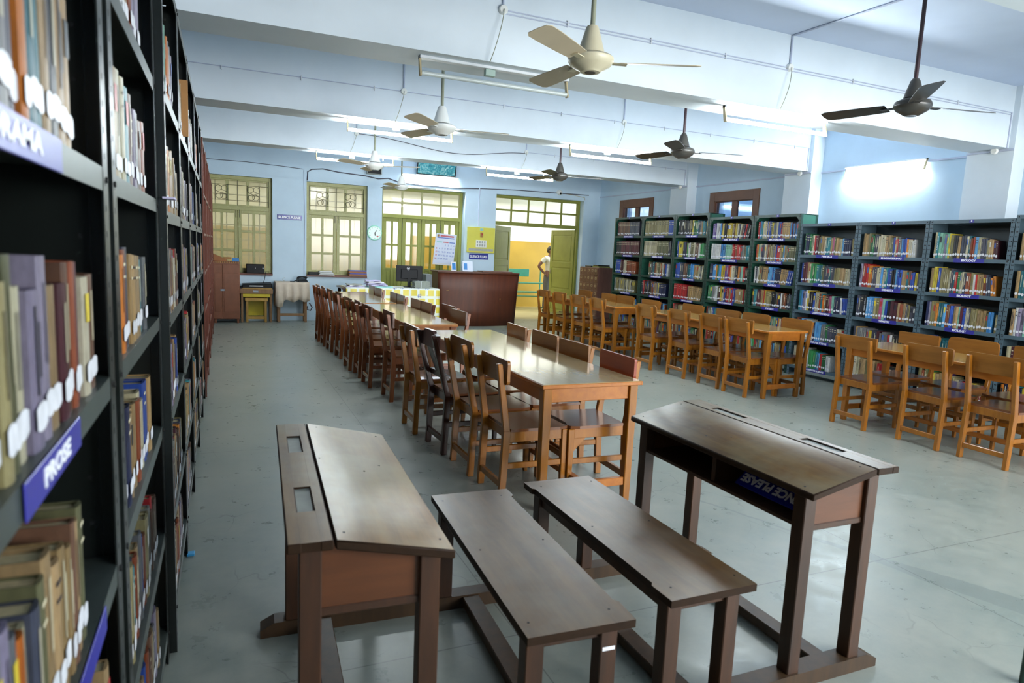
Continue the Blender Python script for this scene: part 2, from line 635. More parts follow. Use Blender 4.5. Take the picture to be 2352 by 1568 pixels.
    def mesh(self, name, mats):
        me = bpy.data.meshes.new(name)
        me.from_pydata(self.v, [], self.f)
        for m in mats:
            me.materials.append(m)
        if len(mats) > 1:
            me.polygons.foreach_set('material_index', self.mi)
        if any(self.sm):
            me.polygons.foreach_set('use_smooth', self.sm)
        if any(c is not None for c in self.col):
            at = me.color_attributes.new('Col', 'FLOAT_COLOR', 'CORNER')
            buf = []
            for p_, c in zip(me.polygons, self.col):
                c = c or (0.5, 0.5, 0.5)
                buf.extend((c[0], c[1], c[2], 1.0) * p_.loop_total)
            at.data.foreach_set('color', buf)
        me.update()
        if any(self.sm):
            try:
                me.set_sharp_from_angle(angle=R(40))
            except Exception:
                pass
        return me

    def build(self, name, mats, parent=None, loc=None):
        if isinstance(mats, str):
            mats = (mats,)
        return link(name, self.mesh(name, M_(*mats)), parent, loc)


def link(name, me, parent=None, loc=None):
    o = bpy.data.objects.new(name, me)
    COL.objects.link(o)
    if parent is not None:
        o.parent = parent
    if loc is not None:
        o.location = loc
    return o


def tag(o, label=None, cat=None, group=None, kind=None):
    if label:
        o['label'] = label
    if cat:
        o['category'] = cat
    if group:
        o['group'] = group
    if kind:
        o['kind'] = kind
    return o


def thing(name, loc=(0, 0, 0), rz=0, label=None, cat=None, group=None, kind=None):
    o = bpy.data.objects.new(name, None)
    o.empty_display_size = 0.1
    COL.objects.link(o)
    o.location = loc
    o.rotation_euler = (0, 0, rz)
    return tag(o, label, cat, group, kind)


def copy_tree(o, parent=None):
    c = o.copy()
    COL.objects.link(c)
    c.parent = parent
    for ch in list(o.children):
        copy_tree(ch, c)
    return c


_tc = {}


def text_mesh(s, size, extrude=0.0006, bold=0.0, align='CENTER'):
    key = (s, size, bold, align)
    if key in _tc:
        return _tc[key]
    cu = bpy.data.curves.new('lettering', 'FONT')
    cu.body = s
    cu.size = size
    cu.extrude = extrude
    cu.offset = bold
    cu.align_x = align
    cu.align_y = 'CENTER'
    cu.resolution_u = 2
    ob = bpy.data.objects.new('lettering_tmp', cu)
    COL.objects.link(ob)
    dg = bpy.context.evaluated_depsgraph_get()
    me = bpy.data.meshes.new_from_object(ob.evaluated_get(dg))
    me.materials.clear()
    bpy.data.objects.remove(ob)
    bpy.data.curves.remove(cu)
    _tc[key] = me
    return me


def text(name, s, size, loc, rot, parent, mat='label_white', bold=0.0, sx=1.0, fit=None, extrude=0.0006):
    me = text_mesh(s, size, extrude, bold)
    if not me.materials:
        me.materials.append(MATS[mat])
    if me.materials[0] is not MATS[mat]:
        me = me.copy()
        me.materials[0] = MATS[mat]
    o = link(name, me, parent, loc)
    o.rotation_euler = rot
    if fit:
        w = max(v.co.x for v in me.vertices) - min(v.co.x for v in me.vertices)
        sx = fit / max(w, 1e-6)
    o.scale = (sx, 1, 1)
    return o


ROT_FAR = (R(90), 0, 0)            # lettering read by someone looking along +Y
ROT_RIGHT = (R(90), 0, R(-90))     # lettering on things that face -X
ROT_LEFT = (R(90), 0, R(90))       # lettering on things that face +X

# ------------------------------------------------------------------ the room
XL, XR, YB, YF, ZC = -1.2, 7.70, -2.5, 13.05, 3.37
WT = 0.30


def struct(name, mb, mats, parent=None):
    o = mb.build(name, mats, parent)
    if parent is None:
        o['kind'] = 'structure'
    return o


struct('floor', MB().box((XL - WT, YB - WT, -0.12), (XR + WT, YF + WT, 0.0)), 'cement_floor')
struct('ceiling', MB().box((XL - WT, YB - WT, ZC), (XR + WT, YF + WT, ZC + 0.15)), 'ceiling_blue')
struct('wall_left', MB().box((XL - WT, YB - WT, 0), (XL, YF + WT, ZC)), 'wall_blue')


def wall_y(name, y0, y1, x0, x1, z1, opens, mats):
    """a wall across the room with openings (xa, xb, za, zb)"""
    mb = MB()
    opens = sorted(opens)
    x = x0
    for xa, xb, za, zb in opens:
        mb.box((x, y0, 0), (xa, y1, z1))
        if za > 0:
            mb.box((xa, y0, 0), (xb, y1, za))
        mb.box((xa, y0, zb), (xb, y1, z1))
        x = xb
    mb.box((x, y0, 0), (x1, y1, z1))
    return struct(name, mb, mats)


WIN1 = (-0.33, 0.83, 0.87, 2.59)
WIN2 = (1.43, 2.56, 0.87, 2.59)
DOOR1 = (2.84, 4.54, 0.0, 2.62)
DOOR2 = (5.22, 7.30, 0.0, 2.64)
wall_y('wall_far', YF, YF + WT, XL, XR + WT, ZC, [WIN1, WIN2, DOOR1, DOOR2], 'wall_blue')
BACKW = [(xc - 0.6, xc + 0.6, 0.85, 2.65) for xc in (3.3, 4.6, 5.8, 7.0)]
wall_y('wall_back', YB - WT, YB, XL, XR + WT, ZC, BACKW, 'wall_blue')
for i, (xa, xb, za, zb) in enumerate(BACKW):
    w = thing('window_%d' % (5 + i), ((xa + xb) / 2, YB - 0.18, za), kind='structure')
    mb = MB()
    hw = (xb - xa) / 2
    for x in (-hw, -0.03, hw - 0.06):
        mb.box((x, -0.03, 0), (x + 0.06, 0.03, zb - za))
    for z in (0, 1.15, zb - za - 0.06):
        mb.box((-hw, -0.025, z), (hw, 0.025, z + 0.06))
    mb.build('window_frame', 'olive', w)

# right-hand wall with two brown windows
WIN3 = (11.0, 12.2, 1.75, 2.635)
WIN4 = (8.19, 9.35, 1.75, 2.615)
mb = MB()
y = YB - WT
for ya, yb, za, zb in (WIN4, WIN3):
    mb.box((XR, y, 0), (XR + WT, ya, ZC))
    mb.box((XR, ya, 0), (XR + WT, yb, za))
    mb.box((XR, ya, zb), (XR + WT, yb, ZC))
    y = yb
mb.box((XR, y, 0), (XR + WT, YF, ZC))
struct('wall_right', mb, 'wall_blue')

# beams and pilasters
BEAMS = [(-0.85, 0.40), (1.83, 0.40), (4.50, 0.40), (7.10, 0.40), (9.80, 0.38)]
ZB = 2.755
PIL = 7.50
for y, d in BEAMS:
    struct('ceiling_beam', MB().box((XL, y, ZB), (PIL, y + d, ZC)), 'beam_blue')
    struct('wall_pilaster', MB().box((PIL, y - 0.06, 0), (XR, y + 0.42, ZC)), 'beam_blue')


def muntins(mb, x0, x1, z0, z1, nx, nz, bar, y0, y1, border):
    """a glazed frame in local x/z with nx by nz lights"""
    mb.cbox((x0, y0, z0), (x0 + border, y1, z1))
    mb.cbox((x1 - border, y0, z0), (x1, y1, z1))
    mb.cbox((x0 + border, y0, z0), (x1 - border, y1, z0 + border))
    mb.cbox((x0 + border, y0, z1 - border), (x1 - border, y1, z1))
    w = (x1 - x0 - 2 * border - (nx - 1) * bar) / nx
    h = (z1 - z0 - 2 * border - (nz - 1) * bar) / nz
    cells = []
    for i in range(nx):
        for j in range(nz):
            cx, cz = x0 + border + i * (w + bar), z0 + border + j * (h + bar)
            cells.append((cx, cx + w, cz, cz + h))
    for i in range(1, nx):
        cx = x0 + border + i * (w + bar) - bar
        mb.cbox((cx, y0 + 0.006, z0 + border), (cx + bar, y1 - 0.006, z1 - border), 0.002)
    for j in range(1, nz):
        cz = z0 + border + j * (h + bar) - bar
        mb.cbox((x0 + border, y0 + 0.008, cz), (x1 - border, y1 - 0.008, cz + bar), 0.002)
    return cells


def panes(cells, y, parent, mat='pane_clear'):
    for xa, xb, za, zb in cells:
        MB().box((xa - 0.004, y - 0.002, za - 0.004), (xb + 0.004, y + 0.002, zb + 0.004)).build('pane', mat, parent)


def s_scroll(mb, cx, cz, h, y, mir=1):
    """the S scroll of the iron grille"""
    pts = []
    r = h * 0.25
    for k in range(0, 17):
        a = R(-110 + k * 21)
        rr = r * (1 - 0.45 * (1 - k / 16))
        pts.append((cx + mir * (rr * math.cos(a)), y, cz + r + rr * math.sin(a)))
    pts.append((cx, y, cz))
    for k in range(16, -1, -1):
        a = R(70 + k * 21)
        rr = r * (1 - 0.45 * (1 - k / 16))
        pts.append((cx + mir * (rr * math.cos(a)), y, cz - r + rr * math.sin(a)))
    mb.tube(pts, 0.0045, 5)


def far_window(n, op, left_open):
    xa, xb, za, zb = op
    y = YF + 0.14
    w = thing('window_%d' % n, ((xa + xb) / 2, y, za), kind='structure')
    hw, H = (xb - xa) / 2, zb - za
    zt = 1.15
    f = MB()
    f.cbox((-hw, -0.04, 0), (-hw + 0.055, 0.06, H))
    f.cbox((hw - 0.055, -0.04, 0), (hw, 0.06, H))
    f.cbox((-hw + 0.055, -0.038, H - 0.06), (hw - 0.055, 0.058, H))
    f.cbox((-hw + 0.055, -0.048, zt - 0.03), (hw - 0.055, 0.058, zt + 0.035))
    f.box((-hw, -0.02, 0), (hw, 0.06, 0.03))
    f.build('window_frame', 'olive_worn', w)
    MB().cbox((-hw, -0.19, -0.035), (hw, -0.02, 0.0)).build('window_sill', 'bookcase_wood', w)
    # transom with three lights and an iron grille in front of it
    t = MB()
    cells = muntins(t, -hw + 0.05, hw - 0.05, zt + 0.03, H - 0.05, 3, 1, 0.05, -0.01, 0.03, 0.035)
    tr = t.build('transom', 'olive_worn', w)
    panes(cells, 0.012, tr, 'pane_frost')
    g = MB()
    gy = -0.03
    z0, z1 = zt + 0.05, H - 0.07
    for x in (-hw + 0.06, 0.0, hw - 0.06):
        g.tube([(x, gy, z0), (x, gy, z1)], 0.004, 5)
    for z in (z0 + 0.09, z1 - 0.09):
        g.tube([(-hw + 0.06, gy, z), (hw - 0.06, gy, z)], 0.004, 5)
    for s in (-1, 1):
        c = s * hw * 0.46
        for q in (-0.1, 0.1):
            g.tube([(c + q, gy, z0 + 0.09), (c + q, gy, z1 - 0.09)], 0.004, 5)
        s_scroll(g, c - 0.045, (z0 + z1) / 2, z1 - z0 - 0.19, gy, 1)
        s_scroll(g, c + 0.045, (z0 + z1) / 2, z1 - z0 - 0.19, gy, -1)
    g.build('grille', 'iron', w)
    m = MB()
    for i in range(7):
        x = -hw + 0.02 + (2 * hw - 0.04) * i / 6
        m.box((x - 0.010, 0.13, 0.0), (x + 0.010, 0.15, H))
    for j in range(7):
        z = 0.05 + (H - 0.1) * j / 6
        m.box((-hw, 0.132, z - 0.008), (hw, 0.148, z + 0.008))
    m.build('outer_grille', 'iron', w)
    # two casements of six lights
    for s in (-1, 1):
        m = MB()
        x0, x1 = (-hw + 0.05, -0.004) if s < 0 else (0.004, hw - 0.05)
        cells = muntins(m, x0, x1, 0.03, zt - 0.03, 2, 3, 0.042, -0.02, 0.02, 0.055)
        sa = m.build('casement', 'olive_worn', w)
        panes(cells, 0.0, sa, 'pane_frost')
        MB().tube([(-s * 0.0 + s * 0.03, -0.028, zt - 0.16), (s * 0.03, -0.028, zt - 0.02)], 0.005, 6).build('bolt', 'iron', sa)
        if left_open and s > 0:
            sa.location = (0, -0.03, 0)


far_window(1, WIN1, True)
far_window(2, WIN2, False)

# door 1: four closed leaves, glazed above, under a transom of eight lights
xa, xb, za, zb = DOOR1
d1 = thing('door_1', ((xa + xb) / 2, YF + 0.20, 0), kind='structure')
hw = (xb - xa) / 2
f = MB()
f.cbox((-hw, -0.04, 0), (-hw + 0.05, 0.06, zb))
f.cbox((hw - 0.06, -0.04, 0), (hw, 0.06, zb))
f.cbox((-hw + 0.06, -0.04 + 0.002, zb - 0.05), (hw - 0.06, 0.058, zb))
f.cbox((-hw + 0.05, -0.05, 2.03), (hw - 0.06, 0.058, 2.09))
f.build('door_frame', 'olive', d1)
t = MB()
cells = muntins(t, -hw + 0.045, hw - 0.055, 2.09, zb - 0.045, 4, 2, 0.035, -0.02, 0.02, 0.012)
tr = t.build('transom', 'olive_worn', d1)
panes(cells, 0, tr, 'pane_clear')
lw = (2 * hw - 0.11) / 4
for k in range(4):
    x0 = -hw + 0.05 + k * lw
    m = MB()
    cells = muntins(m, x0 + 0.003, x0 + lw - 0.003, 0.01, 2.03, 2, 4, 0.04, -0.025, 0.02, 0.075)
    lf = m.build('door_leaf', 'olive', d1)
    glazed = [c for c in cells if c[2] > 0.95]
    solid = [c for c in cells if c[2] <= 0.95]
    panes(glazed, 0, lf, 'pane_clear')
    for c in solid:
        p = MB()
        p.cbox((c[0] - 0.003, -0.006, c[2] - 0.003), (c[1] + 0.003, 0.012, c[3] + 0.003), 0.002)
        p.cbox((c[0] + 0.025, -0.014, c[2] + 0.03), (c[1] - 0.025, 0.0, c[3] - 0.03), 0.006)
        p.build('panel', 'olive', lf)
    if k in (0, 2):
        MB().tube([(x0 + lw, -0.035, 1.55), (x0 + lw, -0.035, 1.95)], 0.006, 6).build('bolt', 'iron', lf)

# door 2: two leaves pushed out into the corridor, transom of ten lights
xa, xb, za, zb = DOOR2
d2 = thing('door_2', ((xa + xb) / 2, YF + 0.22, 0), kind='structure')
hw = (xb - xa) / 2
f = MB()
f.cbox((-hw, -0.05, 0), (-hw + 0.05, 0.05, zb))
f.cbox((hw - 0.05, -0.05, 0), (hw, 0.05, zb))
f.cbox((-hw + 0.05, -0.048, zb - 0.05), (hw - 0.05, 0.048, zb))
f.cbox((-hw + 0.05, -0.048, 2.02), (hw - 0.05, 0.048, 2.09))
f.build('door_frame', 'olive', d2)
t = MB()
cells = muntins(t, -hw + 0.045, hw - 0.045, 2.085, zb - 0.045, 5, 2, 0.038, -0.02, 0.02, 0.012)
tr = t.build('transom', 'olive', d2)
panes(cells, 0, tr, 'pane_clear')
for s, dirx, diry in ((-1, 0.66, 0.64), (1, -0.13, 0.90)):
    L = math.hypot(dirx, diry)
    m = MB()
    m.cbox((0, -0.02, 0.01), (0.09, 0.02, 2.01))
    m.cbox((L - 0.09, -0.02, 0.01), (L, 0.02, 2.01))
    for z0, z1 in ((0.01, 0.16), (0.55, 0.66), (1.16, 1.28), (1.90, 2.01)):
        m.cbox((0.09, -0.02, z0), (L - 0.09, 0.02, z1))
    lf = m.build('door_leaf', 'olive', d2, (s * (hw - 0.05), 0.02, 0))
    lf.rotation_euler = (0, 0, math.atan2(diry, dirx))
    for z0, z1 in ((0.16, 0.55), (0.66, 1.16), (1.28, 1.90)):
        p = MB()
        p.box((0.085, -0.008, z0 - 0.005), (L - 0.085, 0.008, z1 + 0.005))
        p.cbox((0.12, -0.015, z0 + 0.03), (L - 0.12, 0.015, z1 - 0.03), 0.006)
        p.build('panel', 'olive', lf)
    MB().cbox((L - 0.06, -0.04, 1.0), (L - 0.045, 0.04, 1.09)).build('handle', 'chrome', lf)

# brown windows of the right-hand wall (their lower halves stand behind the racks)
for n, (ya, yb, za, zb) in ((3, WIN3), (4, WIN4)):
    w = thing('window_%d' % n, (XR + 0.04, (ya + yb) / 2, za), R(-90), kind='structure')
    hw, H = (yb - ya) / 2, zb - za
    f = MB()
    f.cbox((-hw, -0.06, 0), (-hw + 0.13, 0.06, H))
    f.cbox((hw - 0.13, -0.06, 0), (hw, 0.06, H))
    f.cbox((-hw + 0.13, -0.058, H - 0.16), (hw - 0.13, 0.058, H))
    f.build('window_frame', 'brown_frame', w)
    c = MB()
    cells = muntins(c, -hw + 0.12, hw - 0.12, -0.05, H - 0.15, 2, 1, 0.12, -0.03, 0.03, 0.02)
    sa = c.build('casement', 'brown_frame', w)
    panes(cells, 0, sa, 'pane_dark')

# corridor outside the far wall
CY = 16.5
struct('floor_corridor', MB().box((-2, YF + WT, -0.12), (10, CY + 0.2, 0.0)), 'corridor_floor')
struct('ceiling_corridor', MB().box((-2, YF + WT, 2.95), (10, CY + 0.2, 3.1)), 'corridor_cream')
mbw = MB()
mbw.box((-2, CY, 1.76), (10, CY + 0.2, 3.0), 0)
mbw.box((-2, CY - 0.005, 0), (10, CY + 0.2, 1.76), 1)
struct('wall_corridor', mbw, ('corridor_cream', 'corridor_yellow'))
struct('wall_corridor_end', MB().box((-2.2, YF + WT, 0), (-2, CY, 3.0)), 'corridor_cream')
# closed space behind the brown windows
struct('wall_outer', MB().box((XR + 1.6, 6, 0), (XR + 1.8, YF + 0.2, 3.2)), 'wall_blue')

# ------------------------------------------------------------------ chairs


def chair_proto(name, wm, pm, sm, top=0.845, ph=0.14, pw=0.43, round_r=0.012, lean=0.055, splat=False, gap=0.0):
    """a wooden reading-room chair facing +X, origin on the floor under the seat"""
    t = thing(name)
    W, xr, xf = 0.172, -0.185, 0.185
    pt = top - (0.0 if splat else 0.02)
    for s in (-1, 1):
        y0, y1 = sorted((s * (W - 0.016), s * (W + 0.016)))
        m = MB()
        m.chexa([(xr - 0.045, y0, 0), (xr - 0.005, y0, 0), (xr - 0.005, y1, 0), (xr - 0.045, y1, 0),
                 (xr - 0.03, y0, 0.43), (xr + 0.015, y0, 0.43), (xr + 0.015, y1, 0.43), (xr - 0.03, y1, 0.43)], 0.003)
        m.chexa([(xr - 0.03, y0, 0.425), (xr + 0.012, y0, 0.425), (xr + 0.012, y1, 0.425), (xr - 0.03, y1, 0.425),
                 (xr - 0.03 - lean, y0, pt), (xr + 0.002 - lean, y0, pt), (xr + 0.002 - lean, y1, pt), (xr - 0.03 - lean, y1, pt)], 0.004)
        m.build('leg', wm, t)
    for s in (-1, 1):
        c = s * W
        m = MB()
        m.chexa([(xf - 0.013, c - 0.013, 0), (xf + 0.013, c - 0.013, 0), (xf + 0.013, c + 0.013, 0), (xf - 0.013, c + 0.013, 0),
                 (xf - 0.021, c - 0.02, 0.42), (xf + 0.021, c - 0.02, 0.42), (xf + 0.021, c + 0.02, 0.42), (xf - 0.021, c + 0.02, 0.42)], 0.003)
        m.build('leg', wm, t)
    # seat board with a rounded front
    poly = [(xr + 0.012, -0.19), (0.14, -0.205), (0.195, -0.19), (0.218, -0.13), (0.226, 0), (0.218, 0.13), (0.195, 0.19), (0.14, 0.205), (xr + 0.012, 0.19)]
    m = MB().prism(poly, 'z', 0.424, 0.441)
    m.build('seat', sm, t)
    m = MB()
    m.cbox((xr + 0.01, -W + 0.005, 0.365), (xr + 0.028, W - 0.005, 0.424))
    m.cbox((xf - 0.01, -W + 0.01, 0.365), (xf + 0.012, W - 0.01, 0.424))
    for s in (-1, 1):
        y0, y1 = sorted((s * (W - 0.012), s * (W + 0.01)))
        m.cbox((xr + 0.01, y0, 0.36), (xf - 0.01, y1, 0.424))
        if gap:
            m.prism([(xf - 0.10, 0.36), (xf - 0.015, 0.27), (xf - 0.015, 0.36)], 'y', y0 + 0.004, y1 - 0.004)
    m.build('apron', wm, t)
    MB().cbox((xr - 0.035, -W + 0.01, 0.085), (xr - 0.012, W - 0.01, 0.125)).build('stretcher', wm, t)
    for s in (-1, 1):
        MB().cbox((xr - 0.01, s * W - 0.009, 0.20), (xf, s * W + 0.009, 0.235)).build('stretcher', wm, t)
    MB().cbox((xf - 0.009, -W + 0.01, 0.235), (xf + 0.009, W - 0.01, 0.27)).build('stretcher', wm, t)
    # back panel on the sitter's side of the posts
    hw = pw / 2
    z0, z1 = top - ph, top
    r = round_r
    poly = []
    for cy, cz, a0 in ((hw - r, z0 + r, -90), (hw - r, z1 - r, 0), (-hw + r, z1 - r, 90), (-hw + r, z0 + r, 180)):
        for k in range(4):
            a = R(a0 + k * 30)
            poly.append((cy + r * math.cos(a), cz + r * math.sin(a)))
    xb = xr + 0.012 - lean * 0.85
    if splat:
        # dark chair: crest rail, centre splat, lower rail
        xb = xr - lean * 0.8
        crest = [(-0.175, top - 0.10), (0.175, top - 0.10), (0.175, top - 0.005), (0.10, top + 0.005), (0.085, top + 0.022), (-0.085, top + 0.022), (-0.10, top + 0.005), (-0.175, top - 0.005)]
        MB().prism(crest, 'x', xb - 0.014, xb + 0.014).build('back_panel', pm, t)
        MB().chexa([(xr - 0.02, -0.045, 0.56), (xr, -0.045, 0.56), (xr, 0.045, 0.56), (xr - 0.02, 0.045, 0.56),
                    (xb - 0.01, -0.06, top - 0.09), (xb + 0.01, -0.06, top - 0.09), (xb + 0.01, 0.06, top - 0.09), (xb - 0.01, 0.06, top - 0.09)], 0.003).build('splat', pm, t)
        MB().cbox((xr - 0.025, -W, 0.535), (xr + 0.005, W, 0.575)).build('back_rail', wm, t)
    else:
        MB().prism(poly, 'x', xb, xb + 0.018).build('back_panel', pm, t)
    return t


CH = {
    'orange': chair_proto('reading_chair', 'orange_wood', 'orange_panel', 'orange_seat', round_r=0.02),
    'orange_sq': chair_proto('reading_chair', 'orange_wood', 'orange_panel', 'orange_seat', top=0.84, ph=0.12, pw=0.42, round_r=0.004),
    'orange_tall': chair_proto('reading_chair', 'orange_wood', 'orange_panel', 'orange_seat', top=0.885, ph=0.17, pw=0.43, round_r=0.035, lean=0.085, gap=1),
    'orange_brace': chair_proto('reading_chair', 'orange_wood', 'orange_panel', 'orange_seat', top=0.845, ph=0.145, round_r=0.012, gap=1),
    'orange_round': chair_proto('reading_chair', 'orange_wood', 'orange_panel', 'orange_seat', top=0.85, ph=0.16, pw=0.45, round_r=0.045),
    'red': chair_proto('reading_chair', 'red_wood', 'red_panel', 'orange_seat', round_r=0.006),
    'red_brace': chair_proto('reading_chair', 'red_wood', 'red_panel', 'orange_seat', top=0.85, ph=0.15, round_r=0.01, gap=1),
    'redpanel': chair_proto('reading_chair', 'orange_wood', 'bright_red_panel', 'orange_seat', top=0.845, ph=0.125, pw=0.43, round_r=0.015, gap=1),
    'dark': chair_proto('reading_chair', 'dark_wood', 'dark_wood', 'orange_seat', top=0.86, lean=0.11, splat=True),
}
_used = set()


def put_chair(kind, xrear, y, face, label, group, dz=0.0, turn=0.0):
    """xrear: where the back feet stand; face +1 looks to +X, -1 to -X"""
    p_ = CH[kind]
    o = p_ if kind not in _used else copy_tree(p_)
    _used.add(kind)
    o.location = (xrear + face * 0.21, y, dz)
    o.rotation_euler = (0, 0, (0 if face > 0 else math.pi) + turn)
    tag(o, label, 'chair', group)


ORD = ['first', 'second', 'third', 'fourth', 'fifth', 'sixth', 'seventh', 'eighth', 'ninth', 'tenth', 'eleventh', 'twelfth', 'thirteenth',
       'fourteenth', 'fifteenth', 'sixteenth', 'seventeenth', 'eighteenth', 'nineteenth', 'twentieth', 'twenty-first', 'twenty-second',
       'twenty-third', 'twenty-fourth', 'twenty-fifth', 'twenty-sixth', 'twenty-seventh', 'twenty-eighth', 'twenty-ninth', 'thirtieth']
G = 'chairs on the aisle side of the centre tables'
rows = [('orange', 1.475, 3.60, 'orange chair, back to the aisle, at the front corner of the nearest centre table'),
        ('orange_tall', 1.455, 4.085, 'tall-backed orange chair beside the dark slatted chair, aisle side'),
        ('dark', 1.42, 4.575, 'near-black wooden chair with a centre splat and leaning back'),
        ('orange_brace', 1.37, 5.13, 'brown-backed chair just beyond the dark slatted chair, aisle side'),
        ('red_brace', 1.44, 6.25, 'reddish chair at the gap between the first two centre tables, aisle side'),
        ('red', 1.37, 6.92, 'red-brown chair, sixth from the front along the aisle'),
        ('red', 1.37, 7.44, 'red-brown chair, seventh from the front along the aisle'),
        ('red', 1.34, 7.92, 'red-brown chair, eighth from the front along the aisle'),
        ('red_brace', 1.36, 8.73, 'red-brown chair, ninth from the front along the aisle'),
        ('red', 1.33, 9.33, 'red-brown chair, tenth from the front along the aisle'),
        ('red', 1.315, 9.86, 'red-brown chair, eleventh from the front along the aisle'),
        ('red', 1.30, 10.36, 'last red-brown chair along the aisle, nearest the white cloth table')]
for k, x, y, lab in rows:
    put_chair(k, x, y, 1, lab, G, turn=rnd.uniform(-0.05, 0.05))
G = 'chairs on the inner side of the centre tables'
rows = [('redpanel', 2.305, 3.575, 'chair with a bright red-brown back panel at the near centre table corner'),
        ('orange_sq', 2.305, 4.14, 'brown-backed chair second along the inner side of the near centre table'),
        ('orange', 2.305, 4.62, 'brown-backed chair third along the inner side of the near centre table'),
        ('orange_sq', 2.30, 5.17, 'small chair back at the far inner corner of the near centre table'),
        ('red', 2.20, 6.40, 'dark-backed chair at the near inner corner of the middle centre table'),
        ('red_brace', 2.26, 6.92, 'broad brown-backed chair standing out in front of the dark counter'),
        ('red', 2.14, 7.40, 'inner-side chair third along the middle centre table'),
        ('red', 2.13, 7.80, 'inner-side chair fourth along the middle centre table'),
        ('red', 2.11, 8.50, 'inner-side chair at the near end of the farthest centre table'),
        ('red', 2.12, 8.93, 'inner-side chair second along the farthest centre table'),
        ('red', 2.10, 9.80, 'inner-side chair third along the farthest centre table'),
        ('red', 2.10, 10.30, 'inner-side chair at the far end of the farthest centre table')]
for k, x, y, lab in rows:
    put_chair(k, x, y, -1, lab, G, turn=rnd.uniform(-0.04, 0.04))
G = 'chairs at the tables by the book racks'
rows = [('orange_brace', 5.19, 5.645, 1, 'orange chair at the near corner of the middle table by the racks, back to centre'),
        ('orange', 5.21, 6.11, 1, 'orange chair second from the near end, middle rack-side table, back to centre'),
        ('orange_sq', 5.20, 6.71, 1, 'orange chair third from the near end, middle rack-side table, back to centre'),
        ('orange_round', 5.14, 7.34, 1, 'round-cornered orange chair at the far end of the middle rack-side table'),
        ('orange_brace', 5.04, 8.42, 1, 'orange chair nearest the corner of the farthest rack-side table, back to centre'),
        ('orange', 5.05, 9.03, 1, 'orange chair second along the farthest rack-side table, back to centre'),
        ('orange', 5.05, 9.66, 1, 'orange chair third along the farthest rack-side table, back to centre'),
        ('orange_sq', 5.06, 10.26, 1, 'orange chair nearest the open doorway, back to centre'),
        ('orange', 6.00, 5.62, -1, 'orange chair facing out before the COMPUTER SCIENCE shelves'),
        ('orange', 6.00, 6.26, -1, 'orange chair facing out before the lower PHYSICS shelves'),
        ('orange_sq', 6.00, 6.76, -1, 'orange chair facing out before the lower MATHEMATICS shelves'),
        ('orange', 6.02, 7.50, -1, 'orange chair facing out at the far end of the middle rack-side table'),
        ('orange_sq', 5.88, 8.30, -1, 'orange chair back just showing behind the round-cornered chair'),
        ('orange', 5.93, 9.08, -1, 'orange chair facing out before the GENERAL BOOKS rack'),
        ('orange', 5.90, 9.52, -1, 'orange chair facing out before the ENCYCLOPEDIA rack'),
        ('orange_sq', 5.96, 10.45, -1, 'orange chair facing out in front of the card catalogue')]
for k, x, y, fc, lab in rows:
    put_chair(k, x, y, fc, lab, G, turn=rnd.uniform(-0.03, 0.03))
G = 'chairs at the nearest rack-side table'
rows = [('orange_sq', 5.28, 4.24, 1, 'square-backed orange chair at the far end of the nearest rack-side table'),
        ('orange', 5.34, 3.605, 1, 'orange chair in the middle of the nearest rack-side table, back to centre'),
        ('orange_brace', 5.36, 3.09, 1, 'orange chair beside the table leg at the picture edge, back to centre'),
        ('orange_sq', 6.28, 4.36, -1, 'orange chair with a bolt hole in its back before the BIOLOGY rack'),
        ('orange_round', 6.33, 3.86, -1, 'orange chair with a big round-cornered back before the BIOLOGY rack'),
        ('orange', 6.33, 3.30, -1, 'orange chair half hidden behind the table at the picture edge')]
for k, x, y, fc, lab in rows:
    put_chair(k, x, y, fc, lab, G, turn=rnd.uniform(-0.03, 0.03))

# ------------------------------------------------------------------ tables


def table(x0, x1, y0, y1, top, edge, legm, label, rz=0.0):
    t = thing('reading_table', ((x0 + x1) / 2, (y0 + y1) / 2, 0), rz, label, 'table', 'long reading tables')
    hx, hy = (x1 - x0) / 2, (y1 - y0) / 2
    MB().cbox((-hx + 0.004, -hy + 0.004, 0.722), (hx - 0.004, hy - 0.004, 0.741), 0.002).build('table_top', top, t)
    e = MB()
    e.cbox((-hx, -hy, 0.716), (-hx + 0.014, hy, 0.739))
    e.cbox((hx - 0.014, -hy, 0.716), (hx, hy, 0.739))
    e.cbox((-hx + 0.01, -hy, 0.716), (hx - 0.01, -hy + 0.014, 0.739))
    e.cbox((-hx + 0.01, hy - 0.014, 0.716), (hx - 0.01, hy, 0.739))
    e.build('edge_banding', edge, t)
    lx, ly = hx - 0.045, hy - 0.05
    for sx in (-1, 1):
        for sy in (-1, 1):
            cx, cy = sx * lx, sy * ly
            MB().chexa([(cx - .022, cy - .022, 0), (cx + .022, cy - .022, 0), (cx + .022, cy + .022, 0), (cx - .022, cy + .022, 0),
                        (cx - .028, cy - .028, .716), (cx + .028, cy - .028, .716), (cx + .028, cy + .028, .716), (cx - .028, cy + .028, .716)], .004).build('leg', legm, t)
    for sx in (-1, 1):
        MB().cbox((sx * lx - 0.012, -ly + 0.02, 0.63), (sx * lx + 0.012, ly - 0.02, 0.716)).build('apron', edge, t)
    for sy in (-1, 1):
        MB().cbox((-lx + 0.02, sy * ly - 0.012, 0.63), (lx - 0.02, sy * ly + 0.012, 0.716)).build('apron', edge, t)
        MB().cbox((-lx + 0.015, sy * ly - 0.014, 0.10), (lx - 0.015, sy * ly + 0.014, 0.15)).build('stretcher', edge, t)
    MB().cbox((-0.02, -ly, 0.105), (0.02, ly, 0.14)).build('stretcher', edge, t)
    return t


